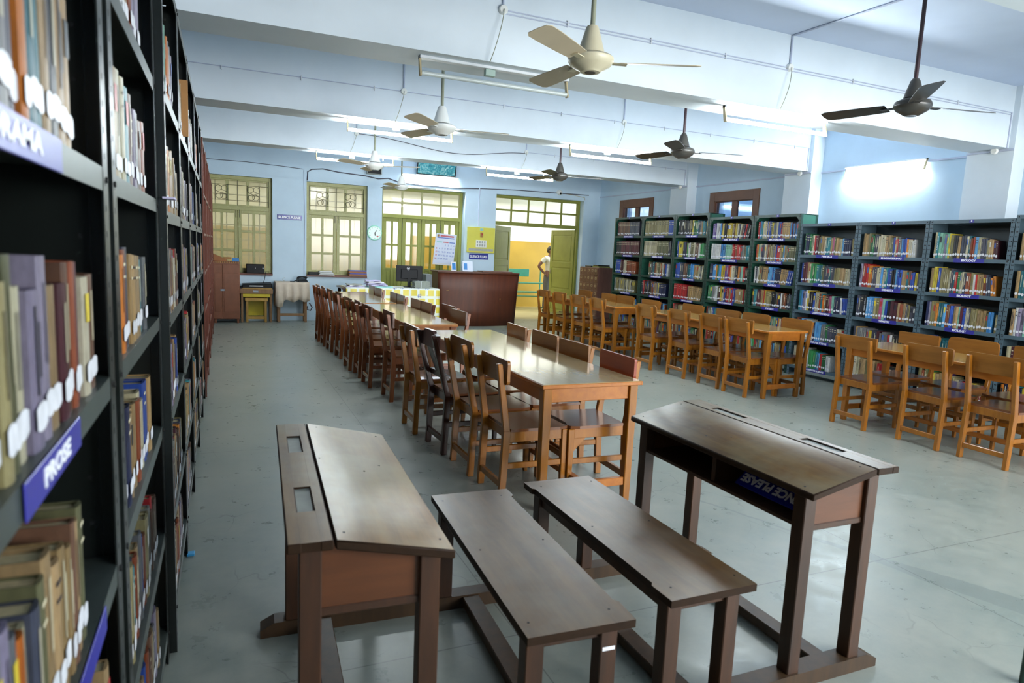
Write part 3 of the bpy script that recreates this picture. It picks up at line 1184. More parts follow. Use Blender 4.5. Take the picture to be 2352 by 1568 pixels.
table(1.60, 2.255, 3.20, 5.63, 'table_top', 'table_edge', 'orange_wood', 'long glossy-topped table nearest the camera in the centre row')
table(1.58, 2.08, 6.06, 8.28, 'table_top', 'table_edge', 'red_wood', 'long glossy-topped middle table of the centre row')
table(1.52, 2.03, 8.38, 10.42, 'table_top', 'table_edge', 'red_wood', 'farthest table of the centre row before the yellow cloth desk')
table(5.32, 5.88, 5.34, 7.80, 'table_top_right', 'table_edge', 'orange_wood', 'orange table in the middle of the row by the book racks')
table(5.17, 5.70, 8.15, 10.55, 'table_top_right', 'table_edge', 'orange_wood', 'orange table near the doorway at the far end of the rack-side row')
table(5.43, 6.03, 1.95, 4.50, 'table_top_right', 'table_edge', 'orange_wood', 'orange table cut off by the picture edge beside the BIOLOGY racks')

# ------------------------------------------------------------------ old school desks with benches on sledge runners


def school_desk(loc, flip, label, rz=0.0):
    """local x: from the desk's high back edge towards the bench; flip mirrors x"""
    t = thing('school_desk', loc, rz, label, 'school desk', 'old wooden school desks with joined benches')
    F = -1 if flip else 1

    def bld(m, name, mats, parent=t):
        if flip:
            m.v = [(-x, y, z) for x, y, z in m.v]
            m.f = [f[::-1] for f in m.f]
        return m.build(name, mats, parent)
    y0, y1 = -0.53, 0.53
    zb, zf = 0.782, 0.722          # desk top: back strip height, front edge height
    xs, xe = 0.105, 0.395          # seam between strip and board, front edge
    th = 0.024

    def zt(x):
        return zb if x <= xs else zb - (x - xs) / (xe - xs) * (zb - zf)
    # back strip with two pen grooves: built as a frame around the grooves
    ew = 0.04
    grooves = ((-0.34, -0.16), (0.17, 0.36))
    m = MB()
    gx0, gx1 = 0.033, 0.033 + ew
    cuts = [y0, grooves[0][0], grooves[0][1], grooves[1][0], grooves[1][1], y1]
    m.cbox((-0.0, y0, zb - th), (gx0, y1, zb), 0.003)
    m.cbox((gx1, y0, zb - th), (xs - 0.002, y1, zb), 0.003)
    for a, b_ in ((cuts[0], cuts[1]), (cuts[2], cuts[3]), (cuts[4], cuts[5])):
        m.box((gx0 - 0.004, a + 0.0015, zb - th + 0.001), (gx1 + 0.004, b_ - 0.0015, zb - 0.0002))
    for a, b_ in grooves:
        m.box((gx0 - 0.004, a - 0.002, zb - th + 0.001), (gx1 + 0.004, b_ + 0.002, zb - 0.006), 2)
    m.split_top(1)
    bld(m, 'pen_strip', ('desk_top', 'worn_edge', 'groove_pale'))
    # sloping writing board
    m = MB()
    m.chexa([(xs + 0.002, y0, zt(xs) - th), (xe, y0, zf - th), (xe, y1, zf - th), (xs + 0.002, y1, zt(xs) - th),
             (xs + 0.002, y0, zt(xs)), (xe, y0, zf), (xe, y1, zf), (xs + 0.002, y1, zt(xs))], 0.004)
    for px, py in ((0.13, -0.48), (0.37, -0.47), (0.14, 0.49), (0.36, 0.48), (0.25, 0.02), (0.12, 0.1), (0.31, 0.1)):
        m.lathe([(0.004, zt(px) - 0.001), (0.004, zt(px) + 0.0008)], px, py, 6, 1)
    m.split_top(2)
    bld(m, 'desk_board', ('desk_top', 'hole', 'worn_edge'))
    # legs
    for x, w in ((0.055, 0.052), (0.345, 0.052)):
        for y in (y0 + 0.075, y1 - 0.075):
            m = MB().chexa([(x - w / 2, y - w / 2, 0.05), (x + w / 2, y - w / 2, 0.05), (x + w / 2, y + w / 2, 0.05), (x - w / 2, y + w / 2, 0.05),
                            (x - w / 2, y - w / 2, zt(x - w / 2) - th), (x + w / 2, y - w / 2, zt(x + w / 2) - th), (x + w / 2, y + w / 2, zt(x + w / 2) - th), (x - w / 2, y + w / 2, zt(x - w / 2) - th)], 0.003)
            bld(m, 'leg', 'desk_wood')
    # book box under the board: end panels, back panel, floor, divider
    zl = 0.585
    for y in (y0 + 0.075, y1 - 0.075):
        m = MB().hexa([(0.075, y - 0.010, zl), (0.325, y - 0.010, zl), (0.325, y + 0.010, zl), (0.075, y + 0.010, zl),
                       (0.075, y - 0.010, zt(0.075) - th), (0.325, y - 0.010, zt(0.325) - th), (0.325, y + 0.010, zt(0.325) - th), (0.075, y + 0.010, zt(0.075) - th)])
        bld(m, 'end_panel', 'desk_panel')
        bld(MB().cbox((0.075, y - 0.014, zl - 0.022), (0.325, y + 0.014, zl)), 'end_rail', 'desk_wood')
    bld(MB().box((0.06, y0 + 0.09, zl), (0.075, y1 - 0.09, zt(0.07) - th)), 'back_panel', 'desk_wood')
    bld(MB().box((0.06, y0 + 0.085, zl - 0.012), (0.36, y1 - 0.085, zl)), 'box_floor', 'desk_wood')
    bld(MB().hexa([(0.075, -0.011, zl), (0.345, -0.011, zl), (0.345, 0.011, zl), (0.075, 0.011, zl),
                   (0.075, -0.011, zt(0.075) - th), (0.345, -0.011, zt(0.345) - th), (0.345, 0.011, zt(0.345) - th), (0.075, 0.011, zt(0.075) - th)]), 'divider', 'desk_wood')
    # sledge runners joining desk and bench
    for y in (y0 + 0.075, y1 - 0.075):
        m = MB()
        m.prism([(-0.06, 0.0), (0.985, 0.0), (0.985, 0.03), (0.95, 0.055), (-0.01, 0.055), (-0.06, 0.03)], 'y', y - 0.035, y + 0.035)
        bld(m, 'runner', 'bench_under')
    for x in (0.16, 0.75):
        bld(MB().cbox((x - 0.035, y0 + 0.11, 0.012), (x + 0.035, y1 - 0.11, 0.05)), 'floor_rail', 'bench_under')
    # bench
    m = MB()
    bx0, bx1 = 0.60, 0.93
    poly = [(bx0, y0), (bx1 - 0.002, y0), (bx1, y0 + 0.10), (bx1 - 0.012, y0 + 0.115), (bx1 - 0.012, y1 - 0.09), (bx1, y1 - 0.08), (bx1, y1), (bx0, y1)]
    m.prism(poly, 'z', 0.428, 0.452)
    for px, py in ((0.63, -0.46), (0.88, -0.46), (0.63, 0.46), (0.88, 0.46), (0.64, 0.0), (0.88, 0.02)):
        m.lathe([(0.004, 0.451), (0.004, 0.4526)], px, py, 6, 1)
    m.split_top(2)
    bld(m, 'bench_seat', ('bench_top', 'hole', 'worn_edge'))
    for x in (0.645, 0.875):
        for y in (y0 + 0.075, y1 - 0.075):
            bld(MB().cbox((x - 0.027, y - 0.027, 0.05), (x + 0.027, y + 0.027, 0.43)), 'bench_leg', 'desk_wood')
    for y in (y0 + 0.075, y1 - 0.075):
        bld(MB().cbox((0.67, y - 0.014, 0.375), (0.85, y + 0.014, 0.429)), 'bench_rail', 'desk_wood')
    for x in (0.645, 0.875):
        bld(MB().cbox((x - 0.014, y0 + 0.1, 0.37), (x + 0.014, y1 - 0.1, 0.429)), 'bench_rail', 'desk_wood')
    return t


da = school_desk((0.147, 2.015, 0), False, 'worn school desk and bench on the aisle side, pale sloping top towards the camera', R(-2.7))
db = school_desk((2.135, 2.02, 0), True, 'worn school desk and bench holding a blue sign in its book box')
# blots of white paint on the near leg of the first bench
m = MB()
for cz, w, h in ((0.345, 0.020, 0.006), (0.20, 0.004, 0.004)):
    m.add([(0.875 - w, -0.4828, cz - h), (0.875 + w, -0.4828, cz - h), (0.875 + w, -0.4828, cz + h), (0.875 - w, -0.4828, cz + h)], [(0, 1, 2, 3)])
m.build('paint_blot', 'label_white', da)

# ------------------------------------------------------------------ racks
BOOKS = []      # (size in view, matrix, builder arguments, colour name, where)


def rack(loc, rz, w, depth, levels, ztop, style, label, name='steel_rack', plates=None, number=None, gusset=False, holes=True, lip=0.036, cat='book rack', group=None, pw=0.036):
    """an open steel rack; local x runs along the front, y into the rack"""
    post, board, side, back = style
    t = thing(name, loc, rz, label, cat, group)
    for x0 in (0.0, w - pw):
        for fy in (0, 1):
            m = MB()
            ya, yb = (0.0, 0.003) if fy == 0 else (depth - 0.003, depth)
            m.box((x0, ya, 0.0), (x0 + pw, yb, ztop))
            xs = x0 if x0 == 0 else x0 + pw - 0.003
            m.box((xs, 0.003 if fy == 0 else depth - pw, 0), (xs + 0.003, pw if fy == 0 else depth - 0.003, ztop))
            if fy == 0 and holes:
                z = 0.06
                while z < ztop - 0.03:
                    for hx in (0.013, 0.026) if holes == 2 else (0.018,):
                        c = x0 + hx
                        q = 0.0042
                        m.add([(c - q, -0.0006, z - q * 1.3), (c + q, -0.0006, z - q * 1.3), (c + q, -0.0006, z + q * 1.3), (c - q, -0.0006, z + q * 1.3)], [(0, 1, 2, 3)], 1)
                    z += 0.045
            m.build('post', (post, 'hole'), t)
    for x0 in (0.003, w - 0.0055):
        m = MB().box((x0, 0.03, 0.02), (x0 + 0.0025, depth - 0.03, ztop - 0.01))
        if holes:
            z = 0.1
            while z < ztop - 0.05:
                q = 0.004
                xx = x0 + (0.0032 if x0 < 0.1 else -0.0006)
                for yy in (0.045, depth - 0.05):
                    m.add([(xx, yy - q, z - q), (xx, yy + q, z - q), (xx, yy + q, z + q), (xx, yy - q, z + q)], [(0, 1, 2, 3)], 1)
                z += 0.09
        m.build('side_panel', (side, 'hole'), t)
    MB().box((0.006, depth - 0.006, 0.05), (w - 0.006, depth - 0.0035, ztop - 0.005)).build('back_panel', back, t)
    lv = list(levels) + [ztop - lip / 2]
    for i, z in enumerate(lv):
        m = MB()
        zt = z + lip / 2
        m.box((0.006, 0.004, zt - 0.0025), (w - 0.006, depth - 0.008, zt))
        m.box((0.004, 0.001, z - lip / 2), (w - 0.004, 0.004, zt))
        m.box((0.006, depth - 0.012, z - lip / 2), (w - 0.006, depth - 0.009, zt))
        for bx in (0.022, w - 0.022):
            m.lathe([(0.006, 0), (0.006, 0.004)], 0, 0, 6, 1)
            m.v[-12:] = [(bx + p_[0], 0.001 - p_[2], z + p_[1]) for p_ in m.v[-12:]]
        b = m.build('shelf_board', (board, 'hole'), t)
        if plates and i < len(plates) and plates[i] is not None:
            txt, pu0, pu1 = plates[i]
            pm = MB().cbox((pu0 * w, -0.0035, z - 0.021), (pu1 * w, -0.0005, z + 0.021), 0.001).build('label_plate', 'label_blue', t)
            if txt:
                text('lettering', txt, 0.030, ((pu0 + pu1) / 2 * w, -0.0040, z), ROT_FAR, pm, 'label_white', 0.0012, fit=(pu1 - pu0) * w * (0.82 if len(txt) > 9 else 0.48))
    if number:
        pm = MB().cbox((w * 0.49, -0.0035, ztop - 0.034), (w * 0.49 + 0.045, -0.0005, ztop - 0.002), 0.001).build('number_plate', 'label_blue', t)
        text('lettering', number, 0.026, (w * 0.49 + 0.0225, -0.004, ztop - 0.018), ROT_FAR, pm, 'label_white', 0.001)
    if gusset:
        for s, x in ((1, 0.004), (-1, w - 0.004)):
            MB().prism([(x, ztop - 0.12), (x + s * 0.085, ztop - lip), (x, ztop - lip)] if s > 0 else [(x, ztop - 0.12), (x, ztop - lip), (x - 0.085, ztop - lip)], 'y', 0.004, 0.006).build('gusset', post, t)
    return t


PAL = {
    'tan': ['#a58a62', '#b3925f', '#9c8258', '#b8996e'], 'khaki': ['#8f8558', '#a0966a', '#857b50'], 'cream': ['#c9c3a4', '#bdb491', '#d0c8ae'],
    'grey': ['#77777a', '#8a8b86', '#676b70'], 'slate': ['#454a5c', '#3c4252', '#50505f'], 'navy': ['#1d2547', '#232c52'],
    'blue': ['#2b4fa8', '#3258b8', '#24479a'], 'sky': ['#4e97d6', '#62a8dc', '#3c86c8'], 'teal': ['#23727e', '#2f8790', '#1e6470'],
    'green': ['#2f7a4a', '#3f9a58', '#2a6640'], 'mint': ['#8cc4ac', '#7fb8a0'], 'olive': ['#6a6a4a', '#5c5e42', '#76724e'],
    'maroon': ['#5a2430', '#4a1f2a', '#63283a'], 'red': ['#b3262c', '#c03030', '#a02026'], 'orange': ['#d07a28', '#da8a34', '#c86a1e'],
    'rust': ['#8a4526', '#7c3c22', '#985034'], 'brown': ['#6a4a38', '#5a3e30', '#7a5844'], 'yellow': ['#d2bc38', '#dcc94a', '#c4ac2c'],
    'white': ['#d8dad8', '#cfd2d4', '#e0e0dc'], 'purple': ['#5a3f8a', '#6a4a9a', '#8a7ab8'], 'pink': ['#c06a8e', '#b85a80'],
    'black': ['#1c1e22', '#24262c', '#191a20'], 'lilac': ['#8e86a0', '#9a92a8', '#7d768e'],
}
MIX = ['tan'] * 5 + ['khaki'] * 4 + ['cream'] * 5 + ['grey'] * 4 + ['slate'] * 4 + ['navy'] * 2 + ['blue'] * 4 + ['sky'] * 2 + ['teal'] * 3 + ['green'] * 2 + ['olive'] * 4 + ['maroon'] * 3 + ['red'] * 2 + ['orange'] * 2 + ['rust'] * 3 + ['brown'] * 4 + ['yellow'] + ['white'] * 3 + ['purple'] + ['black'] * 3 + ['mint']
BRIGHT = ['blue', 'sky', 'yellow', 'red', 'orange', 'green', 'white', 'purple', 'black', 'teal', 'cream', 'navy', 'tan', 'pink', 'mint', 'maroon']
OLD = ['tan'] * 8 + ['khaki'] * 3 + ['cream'] * 2 + ['brown'] * 4 + ['rust'] * 3 + ['grey'] * 4 + ['lilac'] * 4 + ['maroon'] * 2 + ['slate'] * 3 + ['teal'] + ['red'] + ['olive'] * 2 + ['orange'] + ['blue']
DULL = ['grey', 'slate', 'olive', 'khaki', 'tan', 'brown', 'teal', 'slate', 'rust', 'cream', 'navy']


def vary(c, r, amt=0.12):
    k = 1 + r.uniform(-amt, amt)
    return tuple(max(0.004, min(0.95, x * k)) for x in c)


def book_into(mb, t, h, d, col, style, r):
    """one upright book: x thickness, spine at y = 0 facing -y"""
    b = min(0.004, t * 0.12)
    c = min(0.0022, t * 0.18)
    poly = [(0, d), (0, b), (t * .22, b * .3), (t * .5, 0), (t * .78, b * .3), (t, b), (t, d), (t - c, d), (t - c, b + .003), (c, b + .003), (c, d)]
    mb.prism(poly, 'z', 0, h, 0, col)
    page = vary(srgb('#c4b48c'), r, 0.15)
    mb.box((c, b + 0.003, 0.003), (t - c, d - 0.004, h - 0.003 - r.uniform(0, 0.003)), 0, page)

    def strip(x0, x1, z0, z1, cc):
        y = -0.0004
        mb.add([(x0, y, z0), (x1, y, z0), (x1, y, z1), (x0, y, z1)], [(0, 1, 2, 3)], 0, cc)
    lum = sum(col) / 3
    ink = srgb('#d8cfae') if lum < 0.16 else srgb('#2a2a36')
    if style == 1:      # vertical title
        strip(t * .36, t * .64, h * .42, h * .86, tuple(a * .55 + q * .45 for a, q in zip(col, ink)))
    elif style == 2:    # bands
        strip(t * .18, t * .82, h * .84, h * .87, ink)
        strip(t * .18, t * .82, h * .72, h * .745, ink)
    elif style == 3:    # label block
        strip(t * .2, t * .8, h * .62, h * .86, vary(srgb(r.choice(['#d9c23a', '#d8d8d0', '#b03030', '#20242c', '#3c62b0'])), r))
    elif style == 4:    # two title lines
        strip(t * .3, t * .44, h * .35, h * .9, ink)
        strip(t * .56, t * .7, h * .45, h * .8, ink)


def sticker_into(mb, t, z, shape, r):
    y = -0.0010
    col = srgb('#e2e4ea')
    if shape == 'round':
        rx = min(0.0135, t * 0.47)
        rz = 0.0135
        vs = [(t / 2 + rx * math.cos(2 * math.pi * k / 10), y, z + rz * math.sin(2 * math.pi * k / 10)) for k in range(10)]
    else:
        rx = t * 0.47
        rz = 0.017
        vs = []
        for k in range(10):
            a = 2 * math.pi * k / 10
            vs.append((t / 2 + rx * max(-1, min(1, 1.25 * math.cos(a))), y, z + rz * max(-1, min(1, 1.2 * math.sin(a)))))
    mb.add(vs, [tuple(range(len(vs)))], 0, col)


def fill_row(root, w, zb, spec, r, hmax, hmin, where, fill=0.95, start=0.0, t_rng=(0.018, 0.034), sticker='round', weight=1.0, v0=0.02, dmax=0.2, rackname='', shelfname='', lean_end=0.0, stz=0.036, hjit=0.012, worn=1.0):
    """books along one shelf, tall to short from the left; spec is a list of (palette name or list, how many)"""
    seq = []
    for pal, n in spec:
        for _ in range(n):
            seq.append(pal)
    u = 0.045 + start * w
    end = 0.045 + (w - 0.09) * fill
    rm = Matrix.Translation(root.location) @ Matrix.Rotation(root.rotation_euler.z, 4, 'Z')
    n = len(seq)
    # thickness so that the row fills its length
    raw = [r.uniform(*t_rng) for _ in seq]
    k = min(1.6, max(0.5, (end - u) / sum(raw)))
    cnt = 0
    for i, pal in enumerate(seq):
        if pal == 'gap':
            u += raw[i] * k
            continue
        t = raw[i] * k * 0.97
        cnt += 1
        name = r.choice(pal) if isinstance(pal, list) else pal
        col = vary(srgb(r.choice(PAL[name])), r)
        col = tuple(q * worn for q in col)  # worn here only darkens the cover colour; low values paint in shade
        f = i / max(1, n - 1)
        same = (not isinstance(pal, list)) and spec and dict((p_, c_) for p_, c_ in spec if not isinstance(p_, list)).get(pal, 0) >= 4
        h = hmax + (hmin - hmax) * f + (0 if same else r.uniform(-hjit, hjit))
        d = min(dmax, h * 0.68 + r.uniform(-0.01, 0.01))
        lean = -lean_end * max(0, (f - 0.55) / 0.45) if lean_end else r.choice([0, 0, 0, r.uniform(-0.02, 0.02)])
        v = v0 + (0 if same else r.uniform(0, 0.008))
        style = r.choice([0, 0, 1, 1, 2, 3, 4]) if not same else r.choice([2])
        m = rm @ Matrix.Translation((u, v, zb)) @ Matrix.Rotation(lean, 4, 'Y')
        p_ = m @ Vector((t / 2, 0, h / 2))
        dv = p_ - CAM
        nrm = (rm.to_3x3() @ Vector((0, -1, 0)))
        cosv = max(0.05, -dv.normalized().dot(nrm))
        zc = dv.dot(_f)
        vis = zc > 0.25 and abs(dv.dot(_r2) / zc) < 0.78 and abs(dv.dot(_u2) / zc) < 0.53
        size = t * h * cosv / dv.length_squared * weight if vis else 0
        BOOKS.append((size, m, (t, h, d, col, style, r.randint(0, 10 ** 6)), name, (rackname, shelfname, cnt), sticker, stz + r.uniform(-0.006, 0.006)))
        u += t + r.uniform(0.0002, 0.0012) + abs(math.sin(lean)) * h * 0.04


GREEN = ('rack_green', 'rack_green', 'rack_green_side', 'rack_back')
GREY = ('rack_grey', 'rack_grey', 'rack_grey', 'rack_back')
DARK = ('rack_dark', 'rack_dark_board', 'rack_dark', 'rack_dark')
XF = 6.95
LA = [1.837, 1.485, 1.14, 0.79, 0.45, 0.11]
LBc = [1.785, 1.472, 1.16, 0.835, 0.49, 0.14]
LC = [1.575, 1.215, 0.855, 0.48, 0.118]
right = [
    # y0, y1, levels, ztop, style, number, plate texts, rows
    (10.22, 11.16, LA, 2.20, GREEN, '1', ['ENCYCLOPEDIA'] * 4, 'green rack numbered 1 beside the card catalogue'),
    (9.28, 10.22, LA, 2.20, GREEN, '2', ['GENERAL BOOKS'] * 4, 'green rack numbered 2 full of GENERAL BOOKS'),
    (8.42, 9.28, LA, 2.20, GREEN, '3', ['YEAR BOOKS', 'SCIENCE BOOKS', 'NATURAL BOOKS', 'NATURAL BOOKS'], 'green rack numbered 3 with a shelf of red volumes'),
    (7.46, 8.42, LBc, 2.125, GREEN, '4', ['G.K. BOOKS', 'MATHEMATICS', 'MATHEMATICS', 'MATHEMATICS'], 'green rack numbered 4 with G.K. BOOKS on top'),
    (6.61, 7.46, LBc, 2.125, GREEN, '5', ['MATHEMATICS', 'MATHEMATICS', 'PHYSICS', 'PHYSICS'], 'green rack numbered 5 with a pale green end panel'),
    (5.73, 6.61, LC, 1.99, GREY, '6', ['PHYSICS', 'PHYSICS', 'COMPUTER SCIENCE', 'COMPUTER SCIENCE', 'COMPUTER SCIENCE'], 'blue-grey rack numbered 6 with COMPUTER SCIENCE shelves'),
    (4.86, 5.73, LC, 1.99, GREY, '7', ['ENGINEERING', 'CHEMISTRY', 'CHEMISTRY', 'CHEMISTRY', 'CHEMISTRY'], 'blue-grey rack numbered 7 with CHEMISTRY shelves'),
    (4.01, 4.86, LC, 1.99, GREY, '8', ['BIOLOGY', 'BIOLOGY', 'BIOLOGY', 'BIOLOGY', 'BIOLOGY'], 'blue-grey rack numbered 8 with BIOLOGY shelves'),
    (3.16, 4.01, LC, 2.02, GREY, '9', [None] * 5, 'blue-grey rack cut off at the picture edge'),
]
ROWS = {
    (0, 0): [('maroon', 2), ('brown', 8), ('slate', 8)], (0, 1): [('black', 4), ('maroon', 15)], (0, 2): [('teal', 1), ('blue', 4), ('maroon', 3), ('cream', 2), ('rust', 7)],
    (0, 3): [(['khaki', 'olive', 'cream', 'grey'], 18)],
    (1, 0): [('khaki', 18), ('blue', 4)], (1, 1): [('cream', 9), ('olive', 8), ('slate', 2)], (1, 2): [('gap', 4), (['blue', 'tan', 'slate', 'cream', 'olive', 'teal', 'white', 'rust'], 14)],
    (1, 3): [('slate', 1), ('red', 1), (['black', 'slate', 'brown'], 6), (['tan', 'yellow', 'rust', 'grey'], 5), ('navy', 5)],
    (2, 0): [('black', 8), ('khaki', 1), ('black', 1), ('yellow', 1), ('green', 2), (['grey', 'tan', 'teal', 'rust', 'slate'], 7)],
    (2, 1): [('blue', 1), ('yellow', 3), ('navy', 2), (['brown', 'cream', 'maroon', 'green', 'white', 'olive'], 12), ('green', 2)],
    (2, 2): [('blue', 3), ('slate', 2), ('brown', 3), ('teal', 2), ('sky', 2), ('tan', 2), (['khaki', 'grey', 'cream'], 4)],
    (2, 3): [('red', 9), ('maroon', 1), ('tan', 8)],
    (3, 0): [('purple', 2), ('white', 2), ('sky', 1), ('maroon', 1), ('yellow', 1), ('black', 2), ('yellow', 2), (['brown', 'orange', 'black', 'sky', 'yellow', 'cream', 'navy', 'red'], 12)],
    (3, 1): [('white', 6), ('sky', 3), ('mint', 4), ('red', 2), ('rust', 1), ('red', 2), ('grey', 2), ('tan', 1), ('teal', 2)],
    (3, 2): [('navy', 2), ('sky', 2), ('orange', 1), ('green', 1), ('sky', 2), ('yellow', 2), ('purple', 2), ('red', 1), (['cream', 'mint', 'red', 'grey', 'black', 'sky', 'orange'], 9), ('black', 2)],
    (3, 3): [('green', 3), ('grey', 2), ('white', 2), (['olive', 'yellow', 'brown', 'blue', 'tan', 'maroon', 'cream', 'khaki', 'red'], 16)],
    (4, 0): [('red', 1), ('sky', 1), ('teal', 1), ('cream', 3), ('blue', 1), ('tan', 1), ('blue', 1), ('olive', 1), ('yellow', 1), ('grey', 2), ('cream', 1), ('blue', 2), ('red', 1), ('tan', 5), (['maroon', 'slate', 'sky', 'orange'], 6)],
    (4, 1): [('red', 1), ('orange', 1), ('mint', 1), ('cream', 1), ('slate', 2), (MIX, 8), ('blue', 1), ('red', 2), (MIX, 6), ('olive', 5)],
    (4, 2): [(['slate', 'white', 'blue', 'khaki'], 6), ('tan', 4), ('sky', 3), ('blue', 1), ('sky', 1), ('navy', 4), ('tan', 4), ('blue', 3)],
    (4, 3): [('brown', 1), ('teal', 2), ('maroon', 3), ('tan', 2), ('red', 1), ('yellow', 1), ('khaki', 4), ('black', 3), (['olive', 'navy', 'white', 'rust', 'brown'], 7), ('slate', 3)],
    (5, 0): [('green', 1), ('navy', 2), ('green', 2), ('cream', 1), ('red', 1), ('maroon', 2), ('olive', 2), ('tan', 2), ('cream', 1), ('teal', 3), ('tan', 1), ('pink', 1), ('olive', 1), ('tan', 2), ('cream', 1), ('sky', 1), ('navy', 4), ('khaki', 2)],
    (5, 1): [('blue', 1), ('maroon', 2), ('tan', 1), ('cream', 1), ('green', 3), ('teal', 3), ('olive', 1), ('slate', 3), ('teal', 1), ('slate', 2), ('khaki', 3), ('tan', 3), ('cream', 2), ('olive', 1)],
    (5, 2): [('teal', 1), ('sky', 1), ('lilac', 2), ('white', 1), ('yellow', 1), ('black', 2), ('blue', 1), ('cream', 3), ('rust', 1), ('teal', 1), ('orange', 1), ('khaki', 1), ('maroon', 2), ('pink', 1), ('mint', 1), ('navy', 3), ('white', 1), ('blue', 3)],
    (5, 3): [('rust', 1), (['sky', 'white', 'navy', 'yellow', 'red', 'cream'], 9), ('sky', 2), ('grey', 2), ('green', 1), ('slate', 4), ('cream', 2), ('red', 1)],
    (5, 4): [('cream', 2), ('sky', 1), ('white', 4), ('green', 3), ('teal', 1), ('sky', 1), ('red', 1), ('green', 2), ('white', 2)],
    (6, 0): [('tan', 3), ('olive', 1), ('green', 2), ('slate', 2), ('cream', 4), ('tan', 2), ('olive', 2), ('blue', 1), ('cream', 1), ('red', 1), ('grey', 2), ('sky', 1), ('blue', 2), ('orange', 1), ('cream', 2), ('white', 2)],
    (6, 1): [('lilac', 1), ('red', 2), ('red', 1), ('orange', 2), ('slate', 2), ('cream', 2), ('sky', 1), ('cream', 1), ('teal', 1), ('blue', 2), ('black', 2), ('sky', 1), ('blue', 2), ('tan', 2), ('teal', 1), ('brown', 1), ('blue', 2), ('yellow', 1), ('slate', 1)],
    (6, 2): [('slate', 2), ('black', 2), ('sky', 3), ('khaki', 2), ('pink', 1), ('mint', 1), ('blue', 1), ('black', 1), ('maroon', 2), ('tan', 1), ('rust', 1), ('tan', 1), ('slate', 1), ('khaki', 1), ('slate', 2)],
    (6, 3): [('slate', 1), ('tan', 1), ('grey', 5), ('yellow', 1), ('slate', 2), ('maroon', 1), ('grey', 3), ('red', 1), ('white', 1), ('black', 3), ('teal', 2), ('grey', 2)],
    (6, 4): [('red', 1), ('cream', 2), ('tan', 2), ('olive', 2), ('tan', 2), ('red', 3), ('black', 4), ('navy', 3)],
    (7, 0): [('cream', 1), ('teal', 1), ('mint', 2), ('lilac', 1), ('mint', 1), ('yellow', 1), ('olive', 1), ('black', 2), ('tan', 1), ('slate', 2), ('cream', 1), ('teal', 1), ('rust', 2), ('sky', 1), ('cream', 1), ('slate', 3), ('khaki', 1), ('tan', 2), ('maroon', 2)],
    (7, 1): [('tan', 1), ('yellow', 2), ('blue', 1), ('khaki', 4), ('cream', 1), ('slate', 1), ('teal', 1), ('red', 1), ('green', 1), ('cream', 2), ('slate', 1), ('rust', 2), ('khaki', 1), ('white', 1), ('red', 1), ('tan', 3), ('rust', 1), ('slate', 2), ('orange', 2)],
    (7, 2): [('navy', 1), ('lilac', 1), ('khaki', 2), ('orange', 1), ('teal', 2), ('sky', 1), ('rust', 1), ('brown', 1), ('blue', 2), ('tan', 2), ('mint', 1), ('maroon', 1), ('blue', 1), ('cream', 1), ('slate', 1), ('khaki', 3), ('tan', 3), ('olive', 1), ('sky', 2), ('gap', 1), ('khaki', 1)],
    (7, 3): [(MIX, 6), ('teal', 3), ('grey', 3), (MIX, 10)],
    (8, 0): [('tan', 1), ('cream', 1), ('purple', 1), ('white', 2), (MIX, 20)], (8, 1): [('tan', 1), ('teal', 2), ('tan', 1), ('brown', 2), (MIX, 20)],
    (8, 2): [('tan', 1), ('white', 1), ('lilac', 2), ('mint', 1), ('black', 1), ('maroon', 1), (MIX, 18)], (8, 3): [('cream', 1), ('maroon', 1), ('yellow', 1), ('blue', 2), ('red', 1), (MIX, 16)],
}
RN = ['the ENCYCLOPEDIA rack', 'the GENERAL BOOKS rack', 'the YEAR BOOKS rack', 'the G.K. BOOKS rack', 'the pale-ended green rack', 'the COMPUTER SCIENCE rack', 'the CHEMISTRY rack', 'the BIOLOGY rack', 'the picture-edge rack']
SHELF = ['top', 'second', 'third', 'fourth', 'fifth', 'lowest']
for i, (y0, y1, lv, zt, st, num, plates, lab) in enumerate(right):
    w = y1 - y0 - 0.008
    pl = []
    for k in range(len(lv)):
        if k < len(plates) and plates[k]:
            a = 0.36 if st is GREY else 0.35
            pl.append((plates[k], a - 0.02 * (i == 5), a + 0.36))
        else:
            pl.append(None)
    root = rack((XF, y1 - 0.004, 0), R(-90), w, 0.30, lv, zt, st, lab, plates=pl, number=num, gusset=st is GREEN, holes=2 if i >= 3 else 1, group='steel book racks along the right wall')
    rr = random.Random(100 + i)
    for k, z in enumerate(lv):
        spec = ROWS.get((i, k))
        grey = st is GREY
        hm, hn = (0.265, 0.188) if grey else (0.235, 0.205)
        if spec is None:
            spec = [(MIX if i > 2 else DULL + MIX, rr.randint(20, 26))]
        fill, lean = 1.0, 0.0
        if (i, k) in ((6, 0), (7, 0)):
            fill, lean = 0.88, 0.06
        if (i, k) in ((7, 1),):
            fill, lean = 0.92, 0.12
        if (i, k) in ((2, 2), (2, 3), (4, 2), (3, 0)):
            lean = -0.22 if (i, k) != (2, 2) else -0.12
            fill = 0.93
        if (i, k) == (5, 4):
            fill = 0.78
        if (i, k) in ((5, 2), (5, 3)):
            lean = 0.10
        if i <= 2:
            hm, hn = (0.26, 0.255) if (i, k) in ((0, 0), (0, 1), (1, 0), (1, 1)) else (0.25, 0.215)
        fill_row(root, w, z + 0.018, spec, rr, hm, hn, None, fill=fill, rackname=RN[i], shelfname=SHELF[k], weight=1.0 if k < 3 else (0.5 if k == 3 else 0.15), lean_end=lean, worn=0.85,
                 start=0.02 if i != 1 else 0.0, stz=0.04)

